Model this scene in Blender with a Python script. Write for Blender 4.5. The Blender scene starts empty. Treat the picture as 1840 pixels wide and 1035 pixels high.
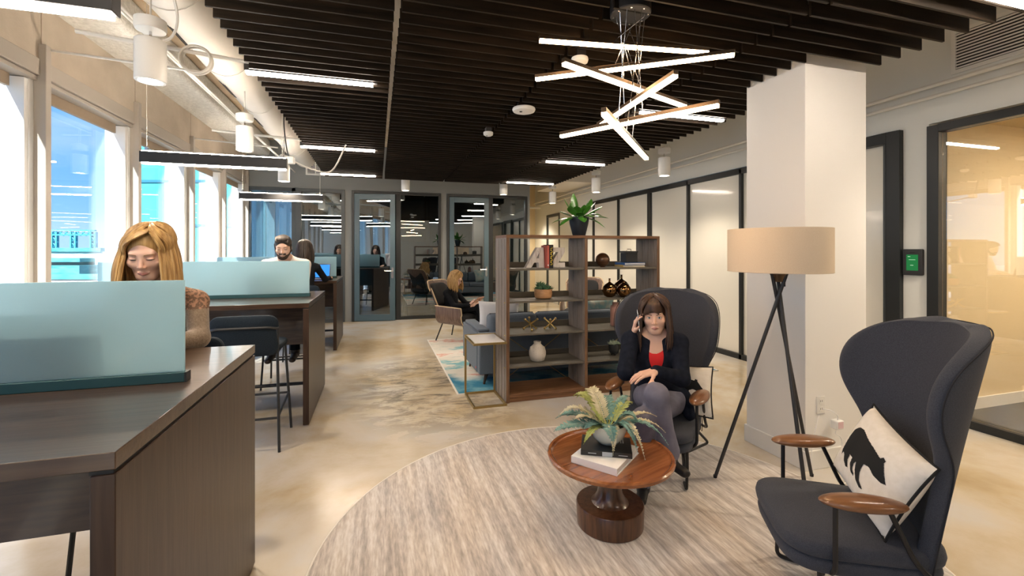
import bpy, bmesh, math, random
import numpy as np
from mathutils import Vector, Matrix, Euler
random.seed(7)
SC = bpy.context.scene
COL = SC.collection
PI = math.pi
def R(d): return math.radians(d)

# ------------------------------------------------------------------ camera
CAM_H = 1.45
FPX = 805.0
YAW = math.atan(242.0 / 805.0)
cam = bpy.data.cameras.new('camera')
cam.sensor_width = 36.0
cam.lens = FPX / 1840.0 * 36.0
cam.shift_y = -(517.5 - 450.0) / 1840.0
cam.clip_start = 0.02
cam.clip_end = 1000
camo = bpy.data.objects.new('camera', cam)
COL.objects.link(camo)
camo.location = (0, 0, CAM_H)
camo.rotation_euler = (R(90), 0, -YAW)
SC.camera = camo

# ------------------------------------------------------------------ view / render settings
vs = SC.view_settings
SC.display_settings.display_device = 'sRGB'
vs.view_transform = 'Standard'
vs.look = 'None'
vs.gamma = 1.0
vs.use_curve_mapping = False
vs.exposure = 0.55
cy = SC.cycles
cy.use_denoising = True
cy.max_bounces = 8
cy.diffuse_bounces = 4
cy.glossy_bounces = 4
cy.transmission_bounces = 6
cy.transparent_max_bounces = 12
cy.caustics_reflective = False
cy.caustics_refractive = False
cy.sample_clamp_indirect = 6.0

# ------------------------------------------------------------------ world: clear afternoon sky
W = bpy.data.worlds.new('sky')
SC.world = W
W.use_nodes = True
nt = W.node_tree
nt.nodes.clear()
wo = nt.nodes.new('ShaderNodeOutputWorld')
bg = nt.nodes.new('ShaderNodeBackground')
tc = nt.nodes.new('ShaderNodeTexCoord')
sp = nt.nodes.new('ShaderNodeSeparateXYZ')
rp = nt.nodes.new('ShaderNodeValToRGB')
cn = nt.nodes.new('ShaderNodeTexNoise')
mp = nt.nodes.new('ShaderNodeMapping')
cr = nt.nodes.new('ShaderNodeValToRGB')
mx = nt.nodes.new('ShaderNodeMixRGB')
rp.color_ramp.elements[0].position = 0.0
rp.color_ramp.elements[0].color = (0.42, 0.72, 0.98, 1)
rp.color_ramp.elements[1].position = 0.55
rp.color_ramp.elements[1].color = (0.10, 0.28, 0.82, 1)
e = rp.color_ramp.elements.new(0.12); e.color = (0.22, 0.52, 0.95, 1)
mp.inputs['Scale'].default_value = (1.2, 1.2, 6.0)
cn.inputs['Scale'].default_value = 2.2
cn.inputs['Detail'].default_value = 5
cr.color_ramp.elements[0].position = 0.50; cr.color_ramp.elements[0].color = (0, 0, 0, 1)
cr.color_ramp.elements[1].position = 0.80; cr.color_ramp.elements[1].color = (0.5, 0.5, 0.5, 1)
mx.inputs[2].default_value = (0.85, 0.95, 1.0, 1)
L = nt.links.new
L(tc.outputs['Generated'], sp.inputs[0]); L(sp.outputs['Z'], rp.inputs[0])
L(tc.outputs['Generated'], mp.inputs[0]); L(mp.outputs[0], cn.inputs['Vector']); L(cn.outputs['Fac'], cr.inputs[0])
L(cr.outputs[0], mx.inputs[0]); L(rp.outputs[0], mx.inputs[1]); L(mx.outputs[0], bg.inputs['Color'])
bg.inputs['Strength'].default_value = 1.0
L(bg.outputs[0], wo.inputs[0])

# ------------------------------------------------------------------ sun: grazes along the window wall
sun = bpy.data.lights.new('sun', 'SUN')
sun.energy = 12.0
sun.angle = R(0.6)
sun.color = (1.0, 0.98, 0.94)
suno = bpy.data.objects.new('sun', sun)
COL.objects.link(suno)
suno.rotation_euler = Vector((0.25, 0.76, -0.60)).to_track_quat('-Z', 'Y').to_euler()
suno.location = (-6, -10, 10)

# ------------------------------------------------------------------ materials
MATS = {}
def _new(name):
    m = bpy.data.materials.new(name); m.use_nodes = True
    t = m.node_tree; t.nodes.clear()
    o = t.nodes.new('ShaderNodeOutputMaterial')
    MATS[name] = m
    return m, t, o
def _ramp(t, c1, c2, lo, hi):
    r = t.nodes.new('ShaderNodeValToRGB')
    r.color_ramp.elements[0].position = lo; r.color_ramp.elements[0].color = (*c1, 1)
    r.color_ramp.elements[1].position = hi; r.color_ramp.elements[1].color = (*c2, 1)
    return r
def _coords(t, stretch, rnd=0.0, rot=(0, 0, 0)):
    c = t.nodes.new('ShaderNodeTexCoord'); m = t.nodes.new('ShaderNodeMapping')
    m.inputs['Scale'].default_value = stretch
    m.inputs['Rotation'].default_value = rot
    t.links.new(c.outputs['Object'], m.inputs[0])
    if rnd:
        oi = t.nodes.new('ShaderNodeObjectInfo'); mu = t.nodes.new('ShaderNodeMath'); mu.operation = 'MULTIPLY'
        mu.inputs[1].default_value = rnd
        ad = t.nodes.new('ShaderNodeVectorMath'); ad.operation = 'ADD'
        t.links.new(oi.outputs['Random'], mu.inputs[0])
        t.links.new(m.outputs[0], ad.inputs[0]); t.links.new(mu.outputs[0], ad.inputs[1])
        return ad.outputs[0]
    return m.outputs[0]
def mat(name, col, rough=0.5, metal=0.0, col2=None, scale=6.0, stretch=(1, 1, 1), detail=4.0, rng=(0.35, 0.65),
        coat=0.0, bump=0.0, bscale=None, emis=None, estr=0.0, trans=0.0, ior=1.45, spec=0.5, rnd=0.0, sheen=0.0, dist=0.0, rot=(0,0,0)):
    m, t, o = _new(name)
    b = t.nodes.new('ShaderNodeBsdfPrincipled')
    b.inputs['Base Color'].default_value = (*col, 1)
    b.inputs['Roughness'].default_value = rough
    b.inputs['Metallic'].default_value = metal
    b.inputs['Coat Weight'].default_value = coat
    b.inputs['Coat Roughness'].default_value = 0.08
    b.inputs['Transmission Weight'].default_value = trans
    b.inputs['IOR'].default_value = ior
    b.inputs['Specular IOR Level'].default_value = spec
    b.inputs['Sheen Weight'].default_value = sheen
    if emis:
        b.inputs['Emission Color'].default_value = (*emis, 1)
        b.inputs['Emission Strength'].default_value = estr
    t.links.new(b.outputs[0], o.inputs[0])
    if col2 or bump:
        v = _coords(t, stretch, rnd, rot)
        n = t.nodes.new('ShaderNodeTexNoise')
        n.inputs['Scale'].default_value = scale; n.inputs['Detail'].default_value = detail
        n.inputs['Distortion'].default_value = dist
        t.links.new(v, n.inputs['Vector'])
        if col2:
            r = _ramp(t, col, col2, *rng)
            t.links.new(n.outputs['Fac'], r.inputs[0]); t.links.new(r.outputs[0], b.inputs['Base Color'])
        if bump:
            n2 = n
            if bscale:
                n2 = t.nodes.new('ShaderNodeTexNoise'); n2.inputs['Scale'].default_value = bscale; n2.inputs['Detail'].default_value = 3
                t.links.new(v, n2.inputs['Vector'])
            bp = t.nodes.new('ShaderNodeBump'); bp.inputs['Strength'].default_value = bump; bp.inputs['Distance'].default_value = 0.01
            t.links.new(n2.outputs['Fac'], bp.inputs['Height']); t.links.new(bp.outputs[0], b.inputs['Normal'])
    return m
def emit(name, col, s):
    m, t, o = _new(name)
    e = t.nodes.new('ShaderNodeEmission'); e.inputs[0].default_value = (*col, 1); e.inputs[1].default_value = s
    t.links.new(e.outputs[0], o.inputs[0]); return m
def glass(name, tint, refl=0.0, rough=0.0, bump=0.0):
    m, t, o = _new(name)
    tr = t.nodes.new('ShaderNodeBsdfTransparent'); tr.inputs[0].default_value = (*tint, 1)
    gl = t.nodes.new('ShaderNodeBsdfGlossy'); gl.inputs['Roughness'].default_value = rough; gl.inputs[0].default_value = (1, 1, 1, 1)
    lw = t.nodes.new('ShaderNodeLayerWeight'); lw.inputs['Blend'].default_value = 0.5
    pw = t.nodes.new('ShaderNodeMath'); pw.operation = 'POWER'; pw.inputs[1].default_value = 5.0
    ad = t.nodes.new('ShaderNodeMath'); ad.operation = 'MULTIPLY_ADD'; ad.inputs[1].default_value = 0.95 - refl; ad.inputs[2].default_value = 0.04 + refl; ad.use_clamp = True
    t.links.new(lw.outputs['Facing'], pw.inputs[0])
    mi = t.nodes.new('ShaderNodeMixShader')
    if bump:
        v = _coords(t, (1, 1, 1)); n = t.nodes.new('ShaderNodeTexNoise'); n.inputs['Scale'].default_value = 0.9; n.inputs['Detail'].default_value = 1
        bp = t.nodes.new('ShaderNodeBump'); bp.inputs['Strength'].default_value = bump; bp.inputs['Distance'].default_value = 0.02
        t.links.new(v, n.inputs['Vector']); t.links.new(n.outputs['Fac'], bp.inputs['Height']); t.links.new(bp.outputs[0], gl.inputs['Normal'])
    t.links.new(pw.outputs[0], ad.inputs[0]); t.links.new(ad.outputs[0], mi.inputs[0])
    t.links.new(tr.outputs[0], mi.inputs[1]); t.links.new(gl.outputs[0], mi.inputs[2]); t.links.new(mi.outputs[0], o.inputs[0])
    return m
def wood(name, c1, c2, axis='x', rough=0.4, coat=0.15, fine=1.0, rng=(0.3, 0.7), rnd=30.0, spec=0.5):
    s = {'x': (1.2, 14, 14), 'y': (14, 1.2, 14), 'z': (14, 14, 1.2)}[axis]
    return mat(name, c1, rough, col2=c2, scale=3.0 * fine, stretch=s, detail=6, coat=coat, rng=rng, rnd=rnd, dist=0.6, bump=0.05, spec=spec)

# --- concrete floor
def floor_mat():
    m, t, o = _new('polished_concrete')
    b = t.nodes.new('ShaderNodeBsdfPrincipled')
    v = _coords(t, (1, 1, 1))
    n1 = t.nodes.new('ShaderNodeTexNoise'); n1.inputs['Scale'].default_value = 0.8; n1.inputs['Detail'].default_value = 9; n1.inputs['Roughness'].default_value = 0.6; n1.inputs['Distortion'].default_value = 0.25
    r1 = t.nodes.new('ShaderNodeValToRGB')
    cs = [(0.30, (0.36, 0.27, 0.155)), (0.42, (0.50, 0.41, 0.28)), (0.53, (0.58, 0.52, 0.43)), (0.66, (0.58, 0.57, 0.56))]
    r1.color_ramp.elements[0].position = cs[0][0]; r1.color_ramp.elements[0].color = (*cs[0][1], 1)
    r1.color_ramp.elements[1].position = cs[3][0]; r1.color_ramp.elements[1].color = (*cs[3][1], 1)
    for p, c in cs[1:3]:
        e = r1.color_ramp.elements.new(p); e.color = (*c, 1)
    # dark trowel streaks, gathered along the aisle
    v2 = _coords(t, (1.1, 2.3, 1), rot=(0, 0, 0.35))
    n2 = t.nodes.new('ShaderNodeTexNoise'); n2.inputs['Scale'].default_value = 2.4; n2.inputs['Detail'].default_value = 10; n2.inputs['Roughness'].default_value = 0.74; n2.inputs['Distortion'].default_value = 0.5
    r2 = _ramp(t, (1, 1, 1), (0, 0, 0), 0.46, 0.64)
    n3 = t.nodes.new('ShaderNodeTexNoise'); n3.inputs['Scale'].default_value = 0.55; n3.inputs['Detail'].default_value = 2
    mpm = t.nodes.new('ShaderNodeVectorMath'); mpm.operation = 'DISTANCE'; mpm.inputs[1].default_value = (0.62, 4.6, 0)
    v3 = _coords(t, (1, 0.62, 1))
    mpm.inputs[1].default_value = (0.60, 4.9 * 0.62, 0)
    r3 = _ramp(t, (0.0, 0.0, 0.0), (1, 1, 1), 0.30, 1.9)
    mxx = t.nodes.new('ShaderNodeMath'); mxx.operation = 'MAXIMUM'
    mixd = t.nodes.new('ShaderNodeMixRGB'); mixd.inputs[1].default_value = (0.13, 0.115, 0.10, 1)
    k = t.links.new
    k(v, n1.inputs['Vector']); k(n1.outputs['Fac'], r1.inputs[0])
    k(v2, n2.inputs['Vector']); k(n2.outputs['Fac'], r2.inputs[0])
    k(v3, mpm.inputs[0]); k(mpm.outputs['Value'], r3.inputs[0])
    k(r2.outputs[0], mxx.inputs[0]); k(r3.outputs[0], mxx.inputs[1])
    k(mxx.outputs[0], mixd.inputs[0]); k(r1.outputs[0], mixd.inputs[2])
    k(mixd.outputs[0], b.inputs['Base Color'])
    rr = _ramp(t, (0.12, 0.12, 0.12), (0.24, 0.24, 0.24), 0.25, 0.75)
    k(n1.outputs['Fac'], rr.inputs[0]); k(rr.outputs[0], b.inputs['Roughness'])
    b.inputs['Specular IOR Level'].default_value = 0.5
    k(b.outputs[0], o.inputs[0])
    return m
floor_mat()
mat('wall_paint', (0.74, 0.75, 0.72), 0.6)
mat('wall_grey', (0.23, 0.24, 0.24), 0.6)
mat('wall_warm', (0.78, 0.66, 0.45), 0.6)
mat('room_beige', (0.80, 0.66, 0.44), 0.6)
mat('column_paint', (0.82, 0.81, 0.79), 0.55)
mat('base_white', (0.80, 0.79, 0.76), 0.45)
mat('concrete_tan', (0.44, 0.34, 0.22), 0.85, col2=(0.60, 0.50, 0.37), scale=2.2, detail=8, bump=0.5, bscale=60)
mat('concrete_smooth', (0.46, 0.39, 0.31), 0.8, col2=(0.64, 0.56, 0.46), scale=1.4, detail=9, bump=0.25, bscale=25)
mat('fireproofing', (0.66, 0.65, 0.60), 0.95, col2=(0.80, 0.79, 0.74), scale=30, detail=5, bump=1.0, bscale=45)
mat('duct_white', (0.78, 0.74, 0.67), 0.45)
mat('pipe_white', (0.75, 0.73, 0.68), 0.4)
mat('can_white', (0.80, 0.80, 0.78), 0.4)
mat('slot_black', (0.012, 0.012, 0.012), 0.6)
mat('black_frame', (0.016, 0.018, 0.019), 0.42)
mat('grey_frame', (0.055, 0.065, 0.07), 0.4)
mat('mullion', (0.46, 0.42, 0.37), 0.45)
mat('mullion_white', (0.85, 0.85, 0.84), 0.4)
mat('shade_fabric', (0.34, 0.27, 0.20), 0.8)
wood('slat_wood', (0.006, 0.0045, 0.003), (0.024, 0.016, 0.010), 'x', 0.55, 0.0, 0.7, spec=0.2)
glass('window_glass', (0.93, 0.97, 0.99), 0.03)
glass('dark_glass', (0.36, 0.52, 0.58), 0.19, bump=0.10)
glass('clear_glass', (0.95, 0.94, 0.92), 0.10)
mat('frosted_wall', (0.80, 0.77, 0.69), 0.28, coat=0.55)
mat('carpet_dark', (0.03, 0.032, 0.035), 0.95, col2=(0.055, 0.057, 0.06), scale=60)
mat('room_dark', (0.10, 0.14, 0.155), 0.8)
emit('lamp_warm', (1.0, 0.66, 0.36), 22.0)
emit('lamp_line', (1.0, 0.84, 0.68), 68.0)
emit('lamp_can', (1.0, 0.86, 0.66), 40.0)
mat('bronze', (0.11, 0.075, 0.05), 0.35, 0.9)
mat('lamp_black', (0.028, 0.028, 0.03), 0.45)

# ------------------------------------------------------------------ mesh helpers
class MB:
    def __init__(s): s.v = []; s.f = []; s.mi = []; s.cur = 0
    def add(s, vs, fs):
        n = len(s.v); s.v += [tuple(map(float, p)) for p in vs]
        for f in fs: s.f.append([i + n for i in f]); s.mi.append(s.cur)
        return s
    def box(s, x0, x1, y0, y1, z0, z1):
        return s.add([(x0,y0,z0),(x1,y0,z0),(x1,y1,z0),(x0,y1,z0),(x0,y0,z1),(x1,y0,z1),(x1,y1,z1),(x0,y1,z1)],
                     [(0,3,2,1),(4,5,6,7),(0,1,5,4),(1,2,6,5),(2,3,7,6),(3,0,4,7)])
    def obox(s, c, ax, ay, az):
        c, ax, ay, az = map(Vector, (c, ax, ay, az)); p = []
        for k in (-1, 1):
            for i, j in ((-1,-1),(1,-1),(1,1),(-1,1)): p.append(c + ax*i + ay*j + az*k)
        return s.add(p, [(0,3,2,1),(4,5,6,7),(0,1,5,4),(1,2,6,5),(2,3,7,6),(3,0,4,7)])
    def tube(s, pts, r, n=8, cap=True, closed=False):
        pts = [Vector(p) for p in pts]; m = len(pts)
        rs = r if hasattr(r, '__len__') else [r] * m
        tang = []
        for i in range(m):
            a = pts[i-1] if (i > 0 or closed) else pts[i]; b = pts[(i+1) % m] if (i < m-1 or closed) else pts[i]
            d = b - a
            tang.append(d.normalized() if d.length > 1e-9 else Vector((0,0,1)))
        up = Vector((0,0,1)) if abs(tang[0].z) < 0.9 else Vector((1,0,0))
        u = tang[0].cross(up).normalized(); vs = []
        for i in range(m):
            t = tang[i]; u = (u - t * u.dot(t))
            u = u.normalized() if u.length > 1e-6 else t.orthogonal().normalized()
            w = t.cross(u)
            for k in range(n):
                a = 2*PI*k/n; vs.append(pts[i] + (u*math.cos(a) + w*math.sin(a)) * rs[i])
        fs = []
        for i in range(m if closed else m-1):
            for k in range(n):
                j = (i+1) % m; fs.append((i*n+k, i*n+(k+1)%n, j*n+(k+1)%n, j*n+k))
        if cap and not closed:
            fs.append(tuple(range(n-1, -1, -1))); fs.append(tuple((m-1)*n + k for k in range(n)))
        return s.add(vs, fs)
    def lathe(s, prof, n=32, c=(0,0,0)):
        vs = []; fs = []; rows = []
        for r, z in prof:
            if r < 1e-6: rows.append([len(vs)]); vs.append((c[0], c[1], c[2]+z))
            else:
                rows.append(list(range(len(vs), len(vs)+n)))
                for k in range(n):
                    a = 2*PI*k/n; vs.append((c[0]+r*math.cos(a), c[1]+r*math.sin(a), c[2]+z))
        for A, B in zip(rows, rows[1:]):
            for k in range(n):
                k2 = (k+1) % n
                if len(A) == 1 and len(B) == 1: continue
                if len(A) == 1: fs.append((A[0], B[k2], B[k]))
                elif len(B) == 1: fs.append((A[k], A[k2], B[0]))
                else: fs.append((A[k], A[k2], B[k2], B[k]))
        return s.add(vs, fs)
    def prism(s, out, z0, z1):
        n = len(out)
        vs = [(x, y, z0) for x, y in out] + [(x, y, z1) for x, y in out]
        fs = [tuple(range(n-1, -1, -1)), tuple(range(n, 2*n))] + [(i, (i+1) % n, n+(i+1) % n, n+i) for i in range(n)]
        return s.add(vs, fs)
    def grid(s, P, closed_u=False):
        nu = len(P); nv = len(P[0]); vs = [p for row in P for p in row]; fs = []
        for i in range(nu if closed_u else nu-1):
            for j in range(nv-1):
                k = (i+1) % nu; fs.append((i*nv+j, k*nv+j, k*nv+j+1, i*nv+j+1))
        return s.add(vs, fs)
    def sphere(s, c, r, nu=16, nv=10, M=None):
        rx, ry, rz = (r if hasattr(r, '__len__') else (r, r, r)); c = Vector(c)
        vs = []; fs = []
        for i in range(nv+1):
            th = PI*i/nv
            for k in range(nu):
                a = 2*PI*k/nu; p = Vector((rx*math.sin(th)*math.cos(a), ry*math.sin(th)*math.sin(a), rz*math.cos(th)))
                vs.append(c + (M @ p if M else p))
        for i in range(nv):
            for k in range(nu): fs.append((i*nu+k, (i+1)*nu+k, (i+1)*nu+(k+1)%nu, i*nu+(k+1)%nu))
        return s.add(vs, fs)
    def mesh(s, name, mats, smooth=True, angle=40):
        me = bpy.data.meshes.new(name); me.from_pydata(s.v, [], s.f)
        for m in (mats if isinstance(mats, (list, tuple)) else [mats]): me.materials.append(MATS[m])
        bm = bmesh.new(); bm.from_mesh(me)
        bmesh.ops.remove_doubles(bm, verts=bm.verts, dist=1e-6)
        bmesh.ops.recalc_face_normals(bm, faces=bm.faces)
        bm.to_mesh(me); bm.free()
        if len(set(s.mi)) > 1 and len(me.polygons) == len(s.mi):
            me.polygons.foreach_set('material_index', s.mi)
        if smooth:
            me.shade_smooth()
            try: me.set_sharp_from_angle(angle=R(angle))
            except Exception: pass
        return me

def obj(name, mb, mats, parent=None, loc=None, rot=None, bev=0.0, seg=2, sub=0, solid=0.0, soff=0.0, smooth=True, angle=40, label=None):
    me = mb if isinstance(mb, bpy.types.Mesh) else mb.mesh(name, mats, smooth, angle)
    o = bpy.data.objects.new(name, me); COL.objects.link(o)
    if parent: o.parent = parent
    if loc is not None: o.location = loc
    if rot is not None: o.rotation_euler = rot
    if solid:
        m = o.modifiers.new('solid', 'SOLIDIFY'); m.thickness = solid; m.offset = soff
    if bev:
        m = o.modifiers.new('bevel', 'BEVEL'); m.width = bev; m.segments = seg; m.limit_method = 'ANGLE'; m.angle_limit = R(35)
        m.harden_normals = False
    if sub:
        m = o.modifiers.new('sub', 'SUBSURF'); m.levels = sub; m.render_levels = sub
    if label: o['label'] = label
    return o
def tag(o, label, cat, group=None):
    o['label'] = label; o['category'] = cat
    if group: o['group'] = group
    return o
def thing(name, label, cat, loc=(0,0,0), rotz=0.0, group=None):
    o = bpy.data.objects.new(name, None); COL.objects.link(o)
    o.empty_display_size = 0.1
    o.location = loc; o.rotation_euler = (0, 0, rotz)
    return tag(o, label, cat, group)
def struct(name, mb, mats, parent=None, **k):
    o = obj(name, mb, mats, parent, **k)
    if parent is None: o['kind'] = 'structure'
    return o
def sempty(name, loc=(0,0,0)):
    o = bpy.data.objects.new(name, None); COL.objects.link(o); o.location = loc; o['kind'] = 'structure'; return o
def dup(root, loc=None, rotz=None, label=None):
    def cp(o, par):
        c = o.copy(); COL.objects.link(c); c.parent = par
        for ch in o.children: cp(ch, c)
        return c
    r = cp(root, None)
    if loc is not None: r.location = loc
    if rotz is not None: r.rotation_euler = (0, 0, rotz)
    if label: r['label'] = label
    return r
def smooth_path(pts, n=6, closed=False):
    """Catmull-Rom through pts"""
    P = [Vector(p) for p in pts]; out = []; m = len(P)
    rng = range(m if closed else m-1)
    for i in rng:
        if closed: p0, p1, p2, p3 = P[(i-1) % m], P[i], P[(i+1) % m], P[(i+2) % m]
        else: p0 = P[max(i-1, 0)]; p1 = P[i]; p2 = P[i+1]; p3 = P[min(i+2, m-1)]
        for k in range(n):
            t = k/n
            out.append(0.5*((2*p1) + (-p0+p2)*t + (2*p0-5*p1+4*p2-p3)*t*t + (-p0+3*p1-3*p2+p3)*t*t*t))
    if not closed: out.append(P[-1])
    return out
def fillet(pts, r=0.03, n=5):
    """polyline with rounded corners"""
    P = [Vector(p) for p in pts]; out = [P[0]]
    for a, b, c in zip(P, P[1:], P[2:]):
        d1 = (a-b); d2 = (c-b); q = min(r, d1.length*0.45, d2.length*0.45)
        s = b + d1.normalized()*q; e = b + d2.normalized()*q
        for k in range(n+1):
            t = k/n; out.append((1-t)**2*s + 2*t*(1-t)*b + t*t*e)
    out.append(P[-1]); return out
def rrect(x0, x1, y0, y1, r, n=5):
    o = []
    for cx, cy_, a0 in ((x1-r, y1-r, 0), (x0+r, y1-r, 90), (x0+r, y0+r, 180), (x1-r, y0+r, 270)):
        for k in range(n+1):
            a = R(a0 + 90*k/n); o.append((cx + r*math.cos(a), cy_ + r*math.sin(a)))
    return o
# ================================================================== STRUCTURE
XW, XR, YB, ZC = -2.40, 4.65, 9.70, 3.60      # window wall, right wall, back wall, structural ceiling
YF = -4.5                                     # wall behind the camera
struct('floor', MB().box(-2.75, 7.2, YF-0.2, 13.2, -0.15, 0.0), 'polished_concrete', smooth=False)
struct('ceiling', MB().box(-2.75, 7.2, YF-0.2, 13.2, ZC, ZC+0.2), 'concrete_tan', smooth=False)
struct('wall_rear', MB().box(-2.6, 6.4, YF-0.15, YF, 0, ZC), 'wall_paint', smooth=False)

# ---- window wall (left)
struct('wall_left', MB().box(-2.62, XW, YF, YB+0.1, 2.87, ZC), 'concrete_smooth', smooth=False)
struct('trim_1', MB().box(-2.60, -1.99, YF, YB, 3.29, 3.60), 'fireproofing', bev=0.05, seg=3)
posts = [-3.93, -2.57, -1.21, 0.15, 1.50, 2.86, 4.21, 5.56, 7.0, 8.32, 9.66]
for i in range(len(posts)-1):
    y0, y1 = posts[i], posts[i+1]
    w = sempty('window_%d' % (i+1), (XW, (y0+y1)/2, 0))
    h = (y1-y0)/2
    struct('post', MB().box(-0.03, 0.045, h-0.03, h+0.03, 0, 2.98), 'mullion', w, bev=0.004)
    struct('jamb', MB().box(-0.22, -0.03, h-0.075, h+0.055, 0.0, 2.72), 'mullion_white', w, bev=0.003)
    struct('jamb_fin', MB().box(-0.20, -0.032, h-0.115, h-0.076, 0.0, 2.70), 'mullion_white', w, bev=0.003)
    struct('header', MB().box(-0.16, 0.012, -h+0.03, h-0.03, 2.745, 2.868), 'mullion', w, bev=0.004)
    struct('header_rail', MB().box(-0.17, -0.005, -h+0.03, h-0.03, 2.708, 2.74), 'mullion', w, bev=0.003)
    struct('roller_shade', MB().box(-0.13, -0.10, -h+0.05, h-0.14, 2.62, 2.71), 'shade_fabric', w)
    struct('sill', MB().box(-0.2, 0.03, -h+0.03, h-0.03, 0.0, 0.10), 'mullion_white', w, bev=0.004)
    struct('pane', MB().box(-0.165, -0.155, -h+0.055, h-0.075, 0.10, 2.72), 'window_glass', w, smooth=False)
    struct('glazing_bead', MB().box(-0.17, -0.150, h-0.092, h-0.0762, 0.10, 2.70), 'grey_frame', w)

for i, yy in enumerate(posts):
    struct('trim_%d' % (10+i), MB().box(XW-0.002, XW+0.0015, yy-0.004, yy+0.004, 2.99, 3.29), 'shade_fabric', smooth=False)
# ---- right wall (X = XR): paint above, openings with black frames
rw = MB()
rw.box(XR, XR+0.16, YF, 13.0, 2.56, ZC)
rw.box(XR, XR+0.16, 9.10, 11.05, 0, 2.56)
rw.box(XR, XR+0.16, 12.0, 13.0, 0, 2.56)
rw.box(XR, XR+0.16, 11.05, 12.0, 2.45, 2.56)
rw.box(XR, XR+0.16, 2.72, 2.93, 0, 2.56)
rw.box(XR, XR+0.16, 3.95, 4.05, 0, 2.56)
rw.box(XR, XR+0.16, YF, -1.6, 0, 2.56)
struct('wall_right', rw, 'wall_paint', smooth=False)
# far door, set in the right wall
d = sempty('door_3', (XR, 11.52, 0))
struct('door_frame', MB().box(-0.02, 0.10, -0.47, -0.42, 0, 2.45).box(-0.02, 0.10, 0.42, 0.47, 0, 2.45).box(-0.02, 0.10, -0.42, 0.42, 2.38, 2.45), 'grey_frame', d)
struct('door_leaf', MB().box(0.03, 0.07, -0.42, 0.42, 0.01, 2.38), 'wall_paint', d)
# frosted partition further back
ys = [4.05, 4.83, 5.89, 6.90, 8.0, 9.08]
p = sempty('partition_1', (XR, 0, 0))
FR = MB()
for yy in ys:
    FR.box(-0.035, 0.06, yy-0.022, yy+0.022, 0, 2.53)
FR.box(-0.035, 0.06, ys[0], ys[-1], 2.47, 2.545)
FR.box(-0.035, 0.06, ys[0], ys[-1], 0.0, 0.07)
struct('frame', FR, 'black_frame', p, bev=0.003)
struct('frame_post', MB().box(-0.035, 0.06, 6.92, 6.97, 0.07, 2.47), 'black_frame', p)
for a, b in zip(ys, ys[1:]):
    struct('pane', MB().box(0.005, 0.017, a+0.022, b-0.022, 0.07, 2.47), 'frosted_wall', p, smooth=False)
# door hidden partly by the column
d = sempty('door_4', (XR, 3.44, 0))
struct('door_frame', MB().box(-0.05, 0.10, -0.52, -0.40, 0, 2.56).box(-0.05, 0.10, 0.42, 0.52, 0, 2.56).box(-0.05, 0.10, -0.40, 0.42, 2.46, 2.56), 'black_frame', d, bev=0.003)
struct('door_stop', MB().box(-0.02, 0.09, -0.40, -0.36, 0, 2.46), 'grey_frame', d)
struct('pane', MB().box(0.03, 0.05, -0.36, 0.42, 0.03, 2.46), 'frosted_wall', d, smooth=False)
# near meeting room with clear glass front
p = sempty('partition_2', (XR, 0, 0))
struct('frame', MB().box(-0.04, 0.07, 2.63, 2.715, 0, 2.535).box(-0.04, 0.07, -1.6, 2.63, 2.47, 2.535).box(-0.04, 0.07, -1.6, 2.63, 0, 0.065)
       .box(-0.04, 0.07, 0.55, 0.60, 0.065, 2.47).box(-0.04, 0.07, -1.6, -1.55, 0.065, 2.47), 'black_frame', p, bev=0.003)
struct('pane', MB().box(0.01, 0.022, 0.60, 2.63, 0.065, 2.47), 'clear_glass', p, smooth=False)
struct('pane', MB().box(0.01, 0.022, -1.55, 0.55, 0.065, 2.47), 'clear_glass', p, smooth=False)
struct('wall_room_far', MB().box(XR+0.16, 7.0, 2.70, 2.82, 0, 2.62), 'room_beige', smooth=False)
struct('wall_room_side', MB().box(7.0, 7.1, -2.0, 2.82, 0, 2.62), 'room_beige', smooth=False)
struct('wall_room_near', MB().box(XR+0.16, 7.0, -2.0, -1.9, 0, 2.62), 'room_beige', smooth=False)
struct('ceiling_room', MB().box(XR+0.16, 7.1, -2.0, 2.82, 2.62, 2.70), 'room_beige', smooth=False)
struct('baseboard_room', MB().box(XR+0.17, 6.99, 2.682, 2.70, 0, 0.11), 'base_white', smooth=False)
struct('floor_room', MB().box(XR+0.07, 7.0, -1.9, 2.70, 0.0, 0.008), 'carpet_dark', smooth=False)
struct('wall_far_right', MB().box(3.2, 6.5, 13.0, 13.15, 0, ZC), 'wall_warm', smooth=False)

# ---- column
struct('wall_column', MB().box(2.70, 3.25, 2.27, 2.76, 0, ZC), 'column_paint', bev=0.004)
struct('baseboard_column', MB().box(2.688, 3.262, 2.258, 2.772, 0, 0.125), 'base_white', bev=0.003)

# ---- back wall with glazed rooms
bw = MB()
bw.box(XW-0.2, 3.34, YB, YB+0.14, 2.68, ZC)
bw.box(-0.63, -0.50, YB, YB+0.14, 0, 2.68)
bw.box(1.31, 1.44, YB, YB+0.14, 0, 2.68)
bw.box(3.27, 3.34, YB, YB+0.14, 0, 2.68)
struct('wall_back', bw, 'wall_grey', smooth=False)
struct('wall_corridor', MB().box(3.24, 3.34, YB+0.14, 13.0, 0, ZC), 'wall_warm', smooth=False)
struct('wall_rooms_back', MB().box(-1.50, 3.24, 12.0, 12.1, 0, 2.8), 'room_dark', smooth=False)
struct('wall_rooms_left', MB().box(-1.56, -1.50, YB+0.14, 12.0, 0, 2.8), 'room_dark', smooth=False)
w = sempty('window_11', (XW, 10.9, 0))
struct('frame', MB().box(-0.2, 0.04, 1.04, 1.14, 0, 2.8).box(-0.2, 0.04, -1.04, -0.98, 0, 2.8).box(-0.2, 0.04, -0.98, 1.04, 2.7, 2.8), 'mullion_white', w)
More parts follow.
